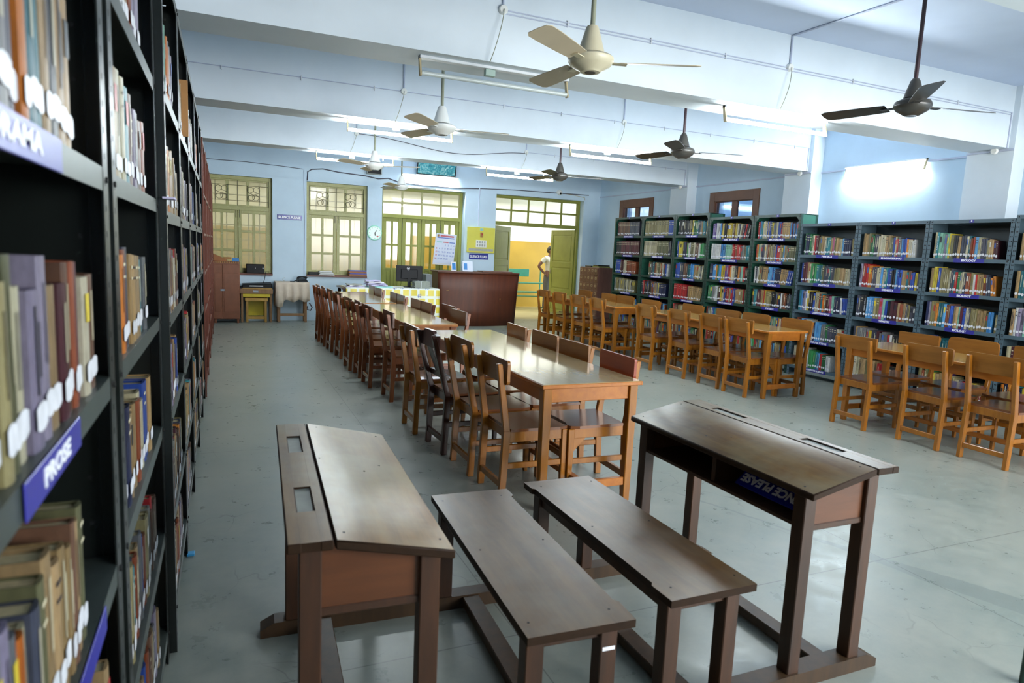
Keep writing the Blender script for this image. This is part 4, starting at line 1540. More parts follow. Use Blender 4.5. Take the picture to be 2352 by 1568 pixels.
# ---- dark racks along the left
LL = [1.915, 1.55, 1.18, 0.82, 0.455, 0.10]
LM = [1.91, 1.52, 1.17, 0.84, 0.48, 0.16]
left = [
    (-0.62, 0.36, -0.19, LL, 2.28, 'dark steel rack at the very picture edge'),
    (0.385, 1.42, -0.19, LL, 2.28, 'dark steel rack labelled PROSE, nearest the camera'),
    (1.475, 2.435, -0.19, LL, 2.28, 'second dark steel rack, holding a bright blue-topped book'),
    (2.45, 3.275, -0.167, LM, 2.41, 'third dark steel rack along the left'),
    (3.285, 4.125, -0.167, LM, 2.41, 'fourth dark steel rack, with a loose folder on its top shelf'),
    (4.135, 5.045, -0.167, LM, 2.41, 'fifth dark steel rack, with a lilac book low down'),
    (5.055, 5.905, -0.167, LM, 2.41, 'sixth dark steel rack along the left'),
    (5.915, 6.60, -0.167, LM, 2.41, 'last dark steel rack before the brown bookcases'),
]
for i, (y0, y1, xf, lv, zt, lab) in enumerate(left):
    w = y1 - y0
    pl = [None] * 7
    if i == 1:
        pl = [None, ('DRAMA', 0.22, 0.62), ('PROSE', 0.385, 0.66), ('', 0.42, 0.80), None, None, None]
    root = rack((xf, y0, 0), R(90), w, 0.36, lv, zt, DARK, lab, plates=pl, holes=1, lip=0.040, group='dark steel racks along the left', pw=0.052 if i < 3 else 0.04)
    rr = random.Random(200 + i)
    for k, z in enumerate(lv):
        n = rr.randint(15, 21) if i > 1 else rr.randint(21, 25)
        fills = {(1, 0): 0.85, (1, 1): 0.835, (1, 2): 0.94, (1, 3): 0.76, (1, 4): 0.95, (2, 0): 0.85, (2, 1): 0.85, (2, 2): 0.70, (2, 3): 0.77, (2, 4): 0.86, (2, 5): 0.8}
        fill = fills.get((i, k), rr.uniform(0.6, 0.9))
        spec = [(OLD, int(n * (0.55 + 0.45 * fill)))]
        if (i, k) == (1, 1):
            spec = [('slate', 2), ('teal', 3), ('brown', 3), ('grey', 2), ('slate', 1), ('orange', 1), ('teal', 2), ('tan', 1), ('black', 1), ('tan', 2)]
        if (i, k) == (1, 2):
            spec = [('grey', 2), ('brown', 2), ('tan', 4), ('khaki', 2), ('olive', 1), ('cream', 1), ('lilac', 2), ('tan', 1), ('maroon', 1), ('brown', 1), ('rust', 1), ('maroon', 1), ('cream', 1), ('brown', 1)]
        if (i, k) == (1, 3):
            spec = [('tan', 4), ('brown', 2), ('grey', 2), ('lilac', 1), ('grey', 1), ('orange', 1), ('cream', 1), ('slate', 1), ('olive', 1), ('tan', 4), ('brown', 1), ('tan', 1), ('olive', 1)]
        if (i, k) == (2, 0):
            spec = [('white', 6), ('yellow', 1), ('tan', 1), ('rust', 1), ('lilac', 3)]
        if (i, k) == (2, 1):
            spec = [('tan', 3), ('cream', 2), ('teal', 1), ('brown', 1), ('lilac', 2), ('grey', 2), ('brown', 1), ('rust', 1)]
        if (i, k) == (2, 2):
            spec = [('cream', 2), ('orange', 1), ('rust', 1), ('slate', 1), ('tan', 4), ('brown', 1), ('teal', 1), ('grey', 1)]
        if (i, k) == (2, 3):
            spec = [('navy', 2), ('cream', 1), ('navy', 1), ('tan', 3), ('rust', 1), ('cream', 2), ('blue', 2), ('tan', 1)]
        if (i, k) == (3, 0):
            spec = [('mint', 3), ('cream', 2), ('orange', 2), ('grey', 3), ('lilac', 2)]
        hh = (0.275, 0.215) if (i, k) == (1, 1) else (0.225, 0.195)
        fill_row(root, w, z + 0.020, spec, rr, hh[0], hh[1], None, fill=fill, rackname='%s left rack' % (['picture-edge', 'PROSE'] + ORD[1:])[i], shelfname=SHELF[k],
                 weight=1.0 if i < 4 else 0.7, sticker='patch', v0=0.008 if i < 3 else 0.002, stz=0.042, t_rng=(0.02, 0.045), hjit=0.022, dmax=0.17, worn=0.62)  # shade of the left racks painted into the covers by worn

# ---- brown wooden bookcases beyond them
for i in range(5):
    y0 = 6.63 + i * 1.135
    w = 1.125
    t = thing('wooden_bookcase', (-0.155, y0, 0), R(90), '%s of the brown wooden bookcases beyond the dark racks' % ORD[i], 'bookcase', 'brown wooden bookcases')
    for x in (0.0, w - 0.03):
        MB().cbox((x, 0, 0), (x + 0.03, 0.32, 2.34)).build('side_panel', 'bookcase_wood', t)
    MB().box((0.03, 0.31, 0.05), (w - 0.03, 0.32, 2.32)).build('back_panel', 'bookcase_wood', t)
    lv = [2.325, 1.86, 1.49, 1.13, 0.77, 0.42, 0.08]
    for z in lv:
        MB().cbox((0.03, 0.004, z - 0.012), (w - 0.03, 0.31, z + 0.012)).build('shelf_board', 'bookcase_wood', t)
    rr = random.Random(300 + i)
    for k, z in enumerate(lv[1:]):
        fill_row(t, w, z + 0.012, [(OLD + BRIGHT, rr.randint(12, 20))], rr, 0.24, 0.2, None, fill=rr.uniform(0.5, 0.95), rackname='%s brown bookcase' % ORD[i], shelfname=SHELF[k],
                 weight=0.5, sticker='patch', v0=0.02, hjit=0.03)

# ---- build the books: the 300 that show largest one by one, the rest together
BOOKS.sort(key=lambda b_: -b_[0])
CN = {'tan': 'tan', 'khaki': 'khaki', 'cream': 'cream', 'grey': 'grey', 'slate': 'slate', 'navy': 'navy', 'blue': 'blue', 'sky': 'light blue', 'teal': 'teal', 'green': 'green', 'mint': 'pale green',
      'olive': 'olive', 'maroon': 'maroon', 'red': 'red', 'orange': 'orange', 'rust': 'rust-brown', 'brown': 'brown', 'yellow': 'yellow', 'white': 'white', 'purple': 'purple', 'pink': 'pink', 'black': 'black', 'lilac': 'lilac-grey'}
TITLES = {('the BIOLOGY rack', 'top', 2): 'BIOLOGY', ('the CHEMISTRY rack', 'third', 5): 'CHEMISTRY', ('the CHEMISTRY rack', 'third', 6): 'CHEMISTRY', ('the CHEMISTRY rack', 'third', 7): 'CHEMISTRY',
          ('the CHEMISTRY rack', 'third', 4): 'Inorganic Chemistry', ('the CHEMISTRY rack', 'second', 8): 'Inorganic Chemistry', ('the COMPUTER SCIENCE rack', 'third', 7): 'Java 2'}
ROT_DOWN = Matrix(((0, 1, 0), (0, 0, -1), (-1, 0, 0))).to_euler()
rest = MB()
for n, (size, m, (t, h, d, col, style, seed), cname, (rk, sh, num), stk, stz) in enumerate(BOOKS):
    r = random.Random(seed)
    if n < 300:
        mb = MB()
        ttl = TITLES.get((rk, sh, num))
        book_into(mb, t, h, d, col, 0 if ttl else style, r)
        o = mb.build('book', 'book_cloth')
        o.matrix_world = m
        tag(o, '%s book, %s from left on %s shelf of %s' % (CN[cname], ORD[num - 1] if num <= 30 else str(num), sh, 'the ' + rk if 'left' in rk or 'brown' in rk else rk), 'book', 'books on ' + rk)
        mb = MB()
        sticker_into(mb, t, stz, stk, r)
        mb.build('spine_label', 'book_cloth', o)
        if ttl:
            text('spine_lettering', ttl, t * 0.62, (t / 2, -0.0012, h * 0.58), ROT_DOWN, o, 'label_white' if sum(col) < 1.2 else 'wire_dark', 0.0, fit=h * 0.55, extrude=0.0003)
    else:
        mb = MB()
        book_into(mb, t, h, d, col, style, r)
        sticker_into(mb, t, stz, stk, r)
        mb.xform(m)
        off = len(rest.v)
        rest.v += mb.v
        rest.f += [tuple(q + off for q in f) for f in mb.f]
        rest.mi += mb.mi
        rest.col += mb.col
        rest.sm += mb.sm
o = rest.build('shelved_books', 'book_cloth')
tag(o, 'remaining rows of assorted books filling the racks and bookcases', 'books', kind='stuff')

# ------------------------------------------------------------------ tube lights under the beams


def tube_light(x0, x1, y, z, lit, label, rot=None, wall=False):
    """batten with a bare tube held by end brackets; local x along the tube"""
    L = x1 - x0
    t = thing('tube_light', (x0, y, z), 0, label, 'tube light', 'fluorescent tube lights')
    MB().cbox((0, -0.02, 0.002), (L, 0.035, 0.022)).build('batten', 'lamp_metal', t)
    for x in (0.0, L - 0.012):
        m = MB()
        m.hexa([(x, 0.002, 0.0), (x + 0.012, 0.002, 0.0), (x + 0.012, 0.034, 0.0), (x, 0.034, 0.0), (x, 0.002, 0.02), (x + 0.012, 0.002, 0.02), (x + 0.012, 0.034, 0.02), (x, 0.034, 0.02)])
        m.hexa([(x, -0.03, -0.115), (x + 0.012, -0.03, -0.115), (x + 0.012, 0.005, -0.115), (x, 0.005, -0.115), (x, 0.004, 0.002), (x + 0.012, 0.004, 0.002), (x + 0.012, 0.03, 0.002), (x, 0.03, 0.002)])
        m.build('bracket', 'bracket', t)
    MB().tube([(0.013, -0.012, -0.095), (L - 0.013, -0.012, -0.095)], 0.0155, 12).build('tube', 'tube_lit' if lit else 'tube_off', t)
    if not wall:
        MB().cbox((L * 0.42, -0.012, -0.045), (L * 0.42 + 0.075, 0.028, 0.0)).build('ballast', 'ballast', t)
        MB().tube([(L * 0.86, 0.012, 0), (L * 0.86, 0.012, -0.04)], 0.008, 8).build('starter', 'white_plastic', t)
    if rot:
        t.rotation_euler = rot
    return t


lamps = [(1.24, 2.38, 4.61, False, 'unlit tube light hanging below the nearest beam'),
         (3.87, 5.03, 4.61, True, 'lit tube light below the nearest beam, towards the racks'),
         (1.19, 2.33, 7.21, True, 'lit tube light on the second beam above the centre tables'),
         (3.80, 4.95, 7.21, True, 'lit tube light on the second beam beside the dark fan'),
         (1.21, 2.31, 9.90, True, 'lit tube light on the third beam nearest the far windows'),
         (3.77, 4.93, 9.90, True, 'lit tube light on the third beam before the doorway')]
for x0, x1, y, lit, lab in lamps:
    tube_light(x0, x1, y, ZB - 0.0225, lit, lab)
tube_light(3.22, 4.36, YF - 0.036, 2.87, True, 'lit tube light on the far wall under the framed picture', wall=True)
t = tube_light(0, 1.12, 0, 2.70, True, 'lit tube light on the right wall above the BIOLOGY racks', wall=True)
t.location = (XR - 0.036, 6.62, 2.76)
t.rotation_euler = (0, 0, R(-90))

# ------------------------------------------------------------------ ceiling fans


def fan(loc, ang, style, label):
    body, blade, rod, ring = style
    x, y, z = loc
    t = thing('ceiling_fan', loc, R(ang), label, 'ceiling fan', 'ceiling fans')
    up = ZC - z
    MB().tube([(0, 0, 0.14), (0, 0, up - 0.02)], 0.0135, 10).build('down_rod', rod, t)
    MB().lathe([(0.012, up - 0.14), (0.028, up - 0.11), (0.06, up - 0.01), (0.06, up)], seg=16).build('ceiling_canopy', body, t)
    MB().lathe([(0.062, 0.055), (0.058, 0.075), (0.03, 0.165), (0.02, 0.18), (0.014, 0.182)] if body == 'fan_dark' else [(0.078, 0.05), (0.074, 0.06), (0.036, 0.185), (0.03, 0.195), (0.014, 0.197)], seg=18).build('lower_canopy', body, t)
    m = MB()
    if body == 'fan_dark':
        m.lathe([(0.02, -0.062), (0.045, -0.06), (0.095, -0.03), (0.116, -0.004), (0.116, 0.012), (0.108, 0.03), (0.075, 0.045), (0.05, 0.056)], seg=24)
    else:
        m.lathe([(0.02, -0.05), (0.055, -0.048), (0.062, -0.04), (0.112, -0.014), (0.128, 0.010), (0.128, 0.026), (0.116, 0.036), (0.05, 0.048)], seg=24)
    zc = -0.064 if body == 'fan_dark' else -0.052
    m.lathe([(0.012, zc), (0.03, zc), (0.034, zc + 0.006)], seg=14, mi=1)
    m.build('motor', (body, 'silver' if body == 'fan_dark' else 'fan_dark'), t)
    if ring:
        MB().lathe([(0.113, 0.014), (0.117, 0.018), (0.109, 0.034), (0.10, 0.036)], seg=24).build('red_band', 'fan_red', t)
    for k in range(3):
        b = MB()
        b.hexa([(0.09, -0.018, 0.0), (0.20, -0.022, -0.004), (0.20, 0.022, -0.004), (0.09, 0.018, 0.0), (0.09, -0.018, 0.006), (0.20, -0.022, 0.001), (0.20, 0.022, 0.001), (0.09, 0.018, 0.006)])
        bl = b.build('blade_arm', body, t)
        bl.rotation_euler = (0, 0, R(120 * k))
        pts = [(0.16, 0.052), (0.30, 0.060), (0.48, 0.066), (0.57, 0.066), (0.60, 0.05), (0.605, 0.0), (0.60, -0.05), (0.57, -0.066), (0.48, -0.066), (0.30, -0.060), (0.16, -0.052)]
        bm_ = MB()
        n = len(pts)
        tilt = 0.22
        vs = [(px, py, 0.004 + py * tilt) for px, py in pts] + [(px, py, 0.0075 + py * tilt) for px, py in pts]
        bm_.add(vs, [tuple(range(n)), tuple(range(n, 2 * n))[::-1]] + [(i, i + n, (i + 1) % n + n, (i + 1) % n) for i in range(n)])
        bm_.build('blade', blade, bl)
    return t


CREAM = ('cream_metal', 'cream_blade', 'rod_grey', False)
WHITE = ('white_plastic', 'cream_blade', 'rod_grey', True)
DARKF = ('fan_dark', 'fan_dark', 'rod_dark', False)
fan((1.88, 3.38, 2.51), -25, CREAM, 'cream ceiling fan nearest the camera')
fan((4.27, 3.21, 2.545), -14, DARKF, 'dark ceiling fan nearest the camera, before the racks')
fan((1.78, 5.82, 2.50), -12, WHITE, 'white fan with a red band over the centre tables')
fan((4.15, 5.51, 2.50), -18, DARKF, 'dark ceiling fan between the first and second beams')
fan((1.85, 9.00, 2.50), -28, WHITE, 'white fan with a red band in front of the dark loudspeaker')
fan((4.19, 8.21, 2.50), -15, DARKF, 'dark ceiling fan farthest from the camera')
fan((2.89, 11.74, 2.50), -10, WHITE, 'small white fan by the far wall above the glazed doors')

# ------------------------------------------------------------------ surface wiring


def wiring(y, z, jx, x0, label, double):
    t = thing('wall_conduit', (0, y, z), 0, label, 'conduit', 'wiring conduits on the beams')
    m = MB()
    m.tube([(x0, -0.006, 0), (PIL - 0.03, -0.006, 0)], 0.0045, 6)
    if double:
        m.tube([(jx[0], -0.006, -0.022), (PIL - 0.03, -0.006, -0.022)], 0.0045, 6)
    m.tube([(PIL - 0.03, -0.006, 0), (PIL - 0.03, -0.006, ZB - z)], 0.006, 6)
    m.build('pipe', 'conduit', t)
    x = x0 + 0.5
    while x < PIL - 0.3:
        MB().box((x, -0.013, -0.03), (x + 0.008, 0, 0.014)).build('clip', 'lamp_metal', t)
        x += 0.72
    for j, jx_ in enumerate(jx):
        m = MB().lathe([(0.032, 0), (0.032, 0.02), (0.028, 0.026)], seg=14)
        m.v = [(jx_ + p_[0], -p_[2], p_[1]) for p_ in m.v]
        m.build('junction_box', 'white_plastic', t)
        m = MB().tube([(jx_, -0.008, 0.03), (jx_, -0.008, ZC - z - 0.008), (jx_, -0.03, ZC - z - 0.008), (jx_ + 0.05, -1.1, ZC - z - 0.008)], 0.0085, 6)
        m.build('riser', 'conduit', t)
        zt = 2.74 - z
        pts = [(jx_, -0.03, 0)]
        for k in range(1, 9):
            f = k / 8
            pts.append((jx_ - 0.09 * f * f - 0.02 * math.sin(f * 3), -0.03 - 0.03 * math.sin(f * 3.1), zt * f))
        MB().tube(pts, 0.003, 5).build('drop_cord', 'rod_grey', t)
    return t


wiring(4.50, 3.105, (1.79, 4.42), 1.79, 'twin wiring conduit along the nearest beam', True)
wiring(7.10, 3.065, (1.75, 4.45), -0.5, 'thin wiring conduit along the second beam', False)
wiring(9.80, 3.02, (1.75, 4.39), 4.39, 'thin wiring conduit along the third beam', False)
# slack cable between the two boxes of the third beam
pts = []
for k in range(25):
    f = k / 24
    pts.append((1.75 + (4.39 - 1.75) * f, 9.79, 3.0 + 0.02 * (1 - f) - 0.13 * math.sin(math.pi * f) ** 2 * (0.4 + f)))
tag(MB().tube(pts, 0.005, 6).build('slack_cable', 'wire_dark'), 'dark cable sagging across the third beam', 'cable')
# cable tray along the right wall and dark cable along the far wall
t = thing('wall_conduit', (0, 0, 0), 0, 'conduit running along the right wall above the racks', 'conduit')
m = MB()
prev = YB
for y, d in BEAMS:
    m.cbox((XR - 0.014, prev, 2.735), (XR - 0.001, y - 0.06, 2.757), 0.002)
    m.cbox((PIL - 0.014, y - 0.062, 2.725), (PIL - 0.001, y + 0.42, 2.747), 0.002)
    prev = y + 0.42
m.cbox((XR - 0.014, prev, 2.735), (XR - 0.001, YF - 0.002, 2.757), 0.002)
m.build('pipe', 'conduit', t)
for y, d in BEAMS[1:]:
    m = MB().lathe([(0.035, 0), (0.035, 0.02), (0.03, 0.028)], seg=14)
    m.v = [(PIL - 0.014 - p_[2], y + 0.12 + p_[0], 2.735 + p_[1]) for p_ in m.v]
    m.build('junction_box', 'white_plastic', t)


def wallcable(pts, r, label, mat='wire_dark'):
    tag(MB().tube(pts, r, 6).build('wall_cable', mat), label, 'cable')


yw = YF - 0.008
wallcable([(1.44, yw, 2.60), (1.45, yw, 2.76), (1.52, yw, 2.81), (1.72, yw, 2.835), (2.0, yw, 2.80), (2.5, yw, 2.775), (2.75, yw, 2.74), (2.95, yw, 2.765), (3.15, yw, 2.71), (3.6, yw, 2.69), (4.3, yw, 2.69), (4.82, yw, 2.715)], 0.011, 'thick dark cable looping along the far wall over the second window')
wallcable([(4.85, yw, 2.71), (4.83, yw, 2.5), (4.84, yw, 1.96)], 0.010, 'grey cable dropping to the yellow switchboard', 'conduit')
wallcable([(4.85, yw, 2.72), (5.6, yw, 2.75), (6.6, yw, 2.76), (7.4, yw, 2.77)], 0.009, 'cable along the far wall above the open doorway')
wallcable([(-0.3, yw, 2.835), (0.4, yw, 2.84), (1.0, yw, 2.82), (1.36, yw, 2.80)], 0.006, 'thin cable above the first far window')
wallcable([(1.38, yw, 2.78), (1.40, yw, 1.9), (1.39, yw, 0.75)], 0.006, 'thin conduit down the wall between the far windows', 'conduit')
wallcable([(6.66, yw, 2.77), (7.05, yw, 2.745), (7.3, yw, 2.71), (7.31, yw, 2.66)], 0.006, 'yellowish cable from the security camera', 'bracket')

# ------------------------------------------------------------------ things on the far wall


def plate_sign(name, x0, x1, z0, z1, y, txt, label, cols=('sign_blue', 'label_white'), fit=0.9):
    t = thing(name, ((x0 + x1) / 2, y, (z0 + z1) / 2), 0, label, 'sign', 'blue SILENCE PLEASE signs')
    w, h = (x1 - x0) / 2, (z1 - z0) / 2
    MB().cbox((-w, 0, -h), (w, 0.006, h), 0.002).build('sign_plate', cols[0], t)
    text('lettering', txt, h * 1.25, (0, -0.0008, -h * 0.05), ROT_FAR, t, cols[1], 0.002, fit=2 * w * fit)
    return t


plate_sign('silence_sign', 0.91, 1.345, 1.865, 1.955, YF - 0.008, 'SILENCE PLEASE', 'SILENCE PLEASE sign high between the two far windows')
plate_sign('silence_sign', 4.66, 5.085, 1.275, 1.395, YF - 0.008, 'SILENCE PLEASE', 'SILENCE PLEASE sign under the yellow switchboard')
# the third sign lies upside down in the book box of the school desk
t = thing('silence_sign', (1.87, 1.765, 0.632), 0, 'SILENCE PLEASE sign lying upside down inside the school desk', 'sign', 'blue SILENCE PLEASE signs')
MB().cbox((-0.185, -0.042, -0.003), (0.185, 0.042, 0.002), 0.002).build('sign_plate', 'sign_blue', t)
text('lettering', 'SILENCE PLEASE', 0.05, (0, 0, 0.0028), (0, 0, 0), t, 'label_white', 0.002, fit=0.345)
_a = R(40)
t.matrix_world = Matrix(((0, -math.cos(_a), -math.sin(_a), 1.87), (1, 0, 0, 1.765), (0, -math.sin(_a), math.cos(_a), 0.622), (0, 0, 0, 1)))

# switchboard
t = thing('switchboard', (4.90, YF, 1.675), 0, 'yellow wooden switchboard with a panel of white sockets', 'switchboard')
MB().cbox((-0.30, -0.05, -0.26), (0.30, -0.002, 0.26), 0.004).build('board', 'switch_yellow', t)
MB().cbox((-0.12, -0.064, -0.15), (0.115, -0.05, 0.0), 0.003).build('socket_panel', 'white_plastic', t)
for i in range(4):
    for j in range(2):
        MB().cbox((-0.105 + i * 0.054, -0.07, -0.13 + j * 0.065), (-0.075 + i * 0.054, -0.063, -0.085 + j * 0.065), 0.002).build('switch', 'paper_grey', t)
MB().cbox((-0.03, -0.075, 0.055), (0.03, -0.05, 0.155), 0.003).build('breaker', 'cardboard', t)
MB().cbox((-0.008, -0.083, 0.10), (0.022, -0.074, 0.135), 0.002).build('breaker_lever', 'red', t)
MB().cbox((-0.035, -0.055, 0.19), (0.035, -0.05, 0.245), 0.002).build('cover', 'paper_teal', t)
MB().cbox((-0.27, -0.053, -0.225), (0.27, -0.05, -0.175), 0.001).build('name_strip', 'paper_grey', t)

# clock
t = thing('wall_clock', (2.70, YF, 1.71), 0, 'round mint-rimmed wall clock beside the glazed doors', 'clock')


def disc(r0, r1, y0, y1, mats, name, seg=28, parent=t):
    m = MB().lathe([(r0, 0), (r1, y1 - y0)], seg=seg)
    m.v = [(p_[0], -y0 - p_[2], p_[1]) for p_ in m.v]
    return m.build(name, mats, parent)


disc(0.145, 0.138, 0.0, 0.03, 'mint', 'clock_rim')
disc(0.122, 0.122, 0.026, 0.032, 'clock_face', 'clock_dial')
for a, L, w in ((130, 0.07, 0.006), (265, 0.055, 0.008)):
    m = MB().box((-w, -0.036, -0.01), (w, -0.034, L))
    m.xform(Matrix.Rotation(R(a - 90), 4, 'Y'))
    m.build('clock_hand', 'black_plastic', t)
for k in range(12):
    m = MB().box((-0.003, -0.035, 0.098), (0.003, -0.033, 0.113))
    m.xform(Matrix.Rotation(R(30 * k), 4, 'Y'))
    m.build('hour_mark', 'wire_dark', t)
MB().box((0.035, -0.035, -0.075), (0.07, -0.033, -0.055)).build('dial_print', 'red', t)

# framed picture
t = thing('framed_picture', (3.885, YF - 0.09, 2.885), 0, 'framed teal print hanging tilted above the glazed doors', 'picture')
m = MB()
m.cbox((-0.40, 0, 0), (0.40, 0.025, 0.02))
m.cbox((-0.40, 0, 0.27), (0.40, 0.025, 0.29))
m.cbox((-0.40, 0, 0.02), (-0.38, 0.025, 0.27))
m.cbox((0.38, 0, 0.02), (0.40, 0.025, 0.27))
m.build('picture_frame', 'black_plastic', t)
MB().box((-0.385, 0.008, 0.015), (0.385, 0.02, 0.275)).build('picture_print', 'picture_print', t)
t.rotation_euler = (R(14), 0, 0)
t.location = (3.885, YF - 0.085, 2.885)

# loudspeaker box and bulkhead lamp beside it, security camera
t = thing('loudspeaker', (2.66, YF, 2.87), 0, 'dark boxy loudspeaker on the far wall behind a fan', 'loudspeaker')
MB().cbox((-0.14, -0.12, -0.06), (0.14, -0.002, 0.06), 0.006).build('speaker_box', 'paper_grey', t)
MB().cbox((-0.125, -0.125, -0.05), (0.125, -0.119, 0.045), 0.003).build('speaker_grille', 'black_plastic', t)
t = thing('security_camera', (6.66, YF, 2.78), 0, 'white dome security camera above the open doorway', 'camera')
MB().lathe([(0.055, 0.0), (0.058, 0.03), (0.05, 0.045)], seg=18).xform(Matrix.Rotation(R(90), 4, 'X')).build('camera_base', 'white_plastic', t)
m = MB().lathe([(0.005, -0.05), (0.03, -0.042), (0.046, -0.02), (0.05, 0.0), (0.046, 0.02), (0.03, 0.042), (0.005, 0.05)], seg=16)
m.xform(Matrix.Translation((0, -0.06, -0.012)))
m.build('camera_ball', 'white_plastic', t)
m = MB().lathe([(0.022, 0), (0.018, 0.012)], seg=14).xform(Matrix.Translation((-0.004, -0.102, -0.03)) @ Matrix.Rotation(R(108), 4, 'X'))
m.build('camera_lens', 'black_gloss', t)

# ------------------------------------------------------------------ furniture along the far wall
# brown cupboard with clutter on top
t = thing('cupboard', (0.045, 12.62, 0), 0, 'brown two-door cupboard in the far left corner', 'cupboard')
MB().cbox((-0.215, 0, 0.07), (0.215, 0.38, 1.08)).build('body', 'cupboard_brown', t)
for x in (-0.20, 0.165):
    for y in (0.01, 0.335):
        MB().cbox((x, y, 0), (x + 0.035, y + 0.035, 0.075)).build('foot', 'cupboard_brown', t)
for x0, x1 in ((-0.21, -0.068), (-0.062, 0.21)):
    m = MB()
    m.cbox((x0, -0.012, 0.08), (x1, 0.0, 1.03), 0.003)
    m.cbox((x0 + 0.02, -0.017, 0.20), (x1 - 0.02, -0.011, 0.88), 0.004)
    d = m.build('door', 'cupboard_brown', t)
MB().cbox((-0.10, -0.024, 0.565), (-0.03, -0.012, 0.60), 0.003).build('latch', 'chrome', t)
for k in range(12):
    MB().cbox((-0.212 + k * 0.0354, -0.012, 1.05), (-0.192 + k * 0.0354, 0.0, 1.078), 0.002).build('moulding_block', 'cardboard', t)
tag(MB().chexa([(-0.16, 12.66, 1.081), (0.06, 12.66, 1.081), (0.06, 12.9, 1.081), (-0.16, 12.9, 1.081), (-0.16, 12.66, 1.20), (0.045, 12.66, 1.115), (0.045, 12.9, 1.115), (-0.16, 12.9, 1.20)], 0.004).build('file_folder', 'brown_cover'),
    'brown folder sloping on top of the far cupboard', 'folder')
tag(MB().cbox((0.0, 12.665, 1.116), (0.13, 12.85, 1.15), 0.003).build('cardboard_box', 'cardboard'), 'small cardboard box on top of the far cupboard', 'box')
tag(MB().cbox((0.14, 12.64, 1.081), (0.25, 12.78, 1.14), 0.003).build('carton', 'blue_box'), 'small blue carton at the cupboard top edge', 'box')

# side table with a black keyboard case, and a yellow stool under it
t = thing('side_table', (0.54, 12.72, 0), 0, 'low wooden table with a drawer beside the brown cupboard', 'table')
MB().cbox((-0.275, 0, 0.515), (0.275, 0.30, 0.60)).build('table_box', 'plain_wood', t)
MB().cbox((-0.06, -0.008, 0.54), (0.03, 0.0, 0.575), 0.002).build('drawer_pull', 'chrome', t)
MB().cbox((-0.23, 0.01, 0.455), (0.23, 0.26, 0.513)).build('lower_tray', 'yellow_paint', t)
for x in (-0.26, 0.225):
    for y in (0.02, 0.24):
        MB().cbox((x, y, 0), (x + 0.035, y + 0.035, 0.515)).build('leg', 'plain_wood', t)
t = thing('stool', (0.535, 12.70, 0), 0, 'yellow-brown wooden stool pushed under the low table', 'stool')
MB().cbox((-0.19, 0, 0.385), (0.19, 0.30, 0.44)).build('seat', 'stool_wood', t)
for x in (-0.175, 0.135):
    for y in (0.01, 0.25):
        MB().cbox((x, y, 0), (x + 0.04, y + 0.04, 0.385)).build('leg', 'stool_wood', t)
MB().cbox((-0.14, 0.015, 0.06), (0.14, 0.035, 0.11)).build('stretcher', 'stool_wood', t)
MB().box((-0.14, 0.27, 0.1), (0.14, 0.285, 0.385)).build('back_board', 'yellow_paint', t)
t = thing('keyboard_case', (0.55, 12.74, 0.60), 0, 'flat black instrument case lying on the low table', 'case')
MB().chexa([(-0.25, 0, 0), (0.25, 0, 0), (0.25, 0.24, 0), (-0.25, 0.24, 0), (-0.25, 0, 0.075), (0.25, 0.0, 0.10), (0.25, 0.24, 0.12), (-0.25, 0.24, 0.09)], 0.012).build('case_body', 'black_plastic', t)
MB().cbox((-0.13, -0.006, 0.045), (0.10, 0.0, 0.062), 0.002).build('paper_strip', 'paper', t)
MB().cbox((-0.25, -0.012, 0.0), (0.25, -0.001, 0.022), 0.002).build('wooden_ruler', 'stool_wood', t)

# cloth-covered table with telephone and tape
t = thing('small_table', (1.15, 12.70, 0), 0, 'small table under a beige cloth by the far wall', 'table')
MB().cbox((-0.27, 0, 0.70), (0.27, 0.30, 0.735)).build('table_top', 'plain_wood', t)
for x in (-0.255, 0.21):
    for y in (0.02, 0.24):
        MB().cbox((x, y, 0), (x + 0.045, y + 0.045, 0.70)).build('leg', 'plain_wood', t)
MB().cbox((-0.22, 0.03, 0.12), (0.22, 0.05, 0.165)).build('stretcher', 'plain_wood', t)
# cloth: a draped sheet hanging over front and sides
m = MB()
nx = 25
loop = []
for k in range(nx):
    loop.append((-0.29 + 0.58 * k / (nx - 1), -0.02))
side = [(0.295, 0.02 + 0.26 * k / 8) for k in range(1, 9)]
loop = [(-0.295, 0.28 - 0.26 * k / 8) for k in range(0, 8)] + loop + side
vs, fs = [], []
zs = [0.738, 0.70, 0.60, 0.50, 0.40]
for iz, z in enumerate(zs):
    for k, (x, y) in enumerate(loop):
        a = 0.012 * iz * math.sin(k * 1.1)
        flare = 0.008 * iz
        vs.append((x * (1 + flare * 0.8), y - flare * (1 if y < 0 else 0) + a * 0.6, z - (0.02 * math.sin(k * 0.7) + (0.10 if x < -0.1 else 0) * (k < 14) * (iz / 4) if iz == 4 else 0)))
n = len(loop)
for iz in range(len(zs) - 1):
    for k in range(n - 1):
        fs.append((iz * n + k, (iz + 1) * n + k, (iz + 1) * n + k + 1, iz * n + k + 1))
m.add(vs, fs, smooth=True)
m.box((-0.295, -0.02, 0.736), (0.295, 0.30, 0.741))
c = m.build('tablecloth', 'cloth_beige', None, (1.15, 12.70, 0))
tag(c, 'beige cloth draped over the small table by the far wall', 'tablecloth')
md = c.modifiers.new('thick', 'SOLIDIFY')
md.thickness = 0.003
t = thing('telephone', (1.33, 12.82, 0.742), 0.1, 'black desk telephone on the beige cloth', 'telephone')
MB().chexa([(-0.09, -0.08, 0), (0.09, -0.08, 0), (0.09, 0.08, 0), (-0.09, 0.08, 0), (-0.085, -0.07, 0.03), (0.085, -0.07, 0.03), (0.085, 0.08, 0.065), (-0.085, 0.08, 0.065)], 0.008).build('phone_base', 'black_plastic', t)
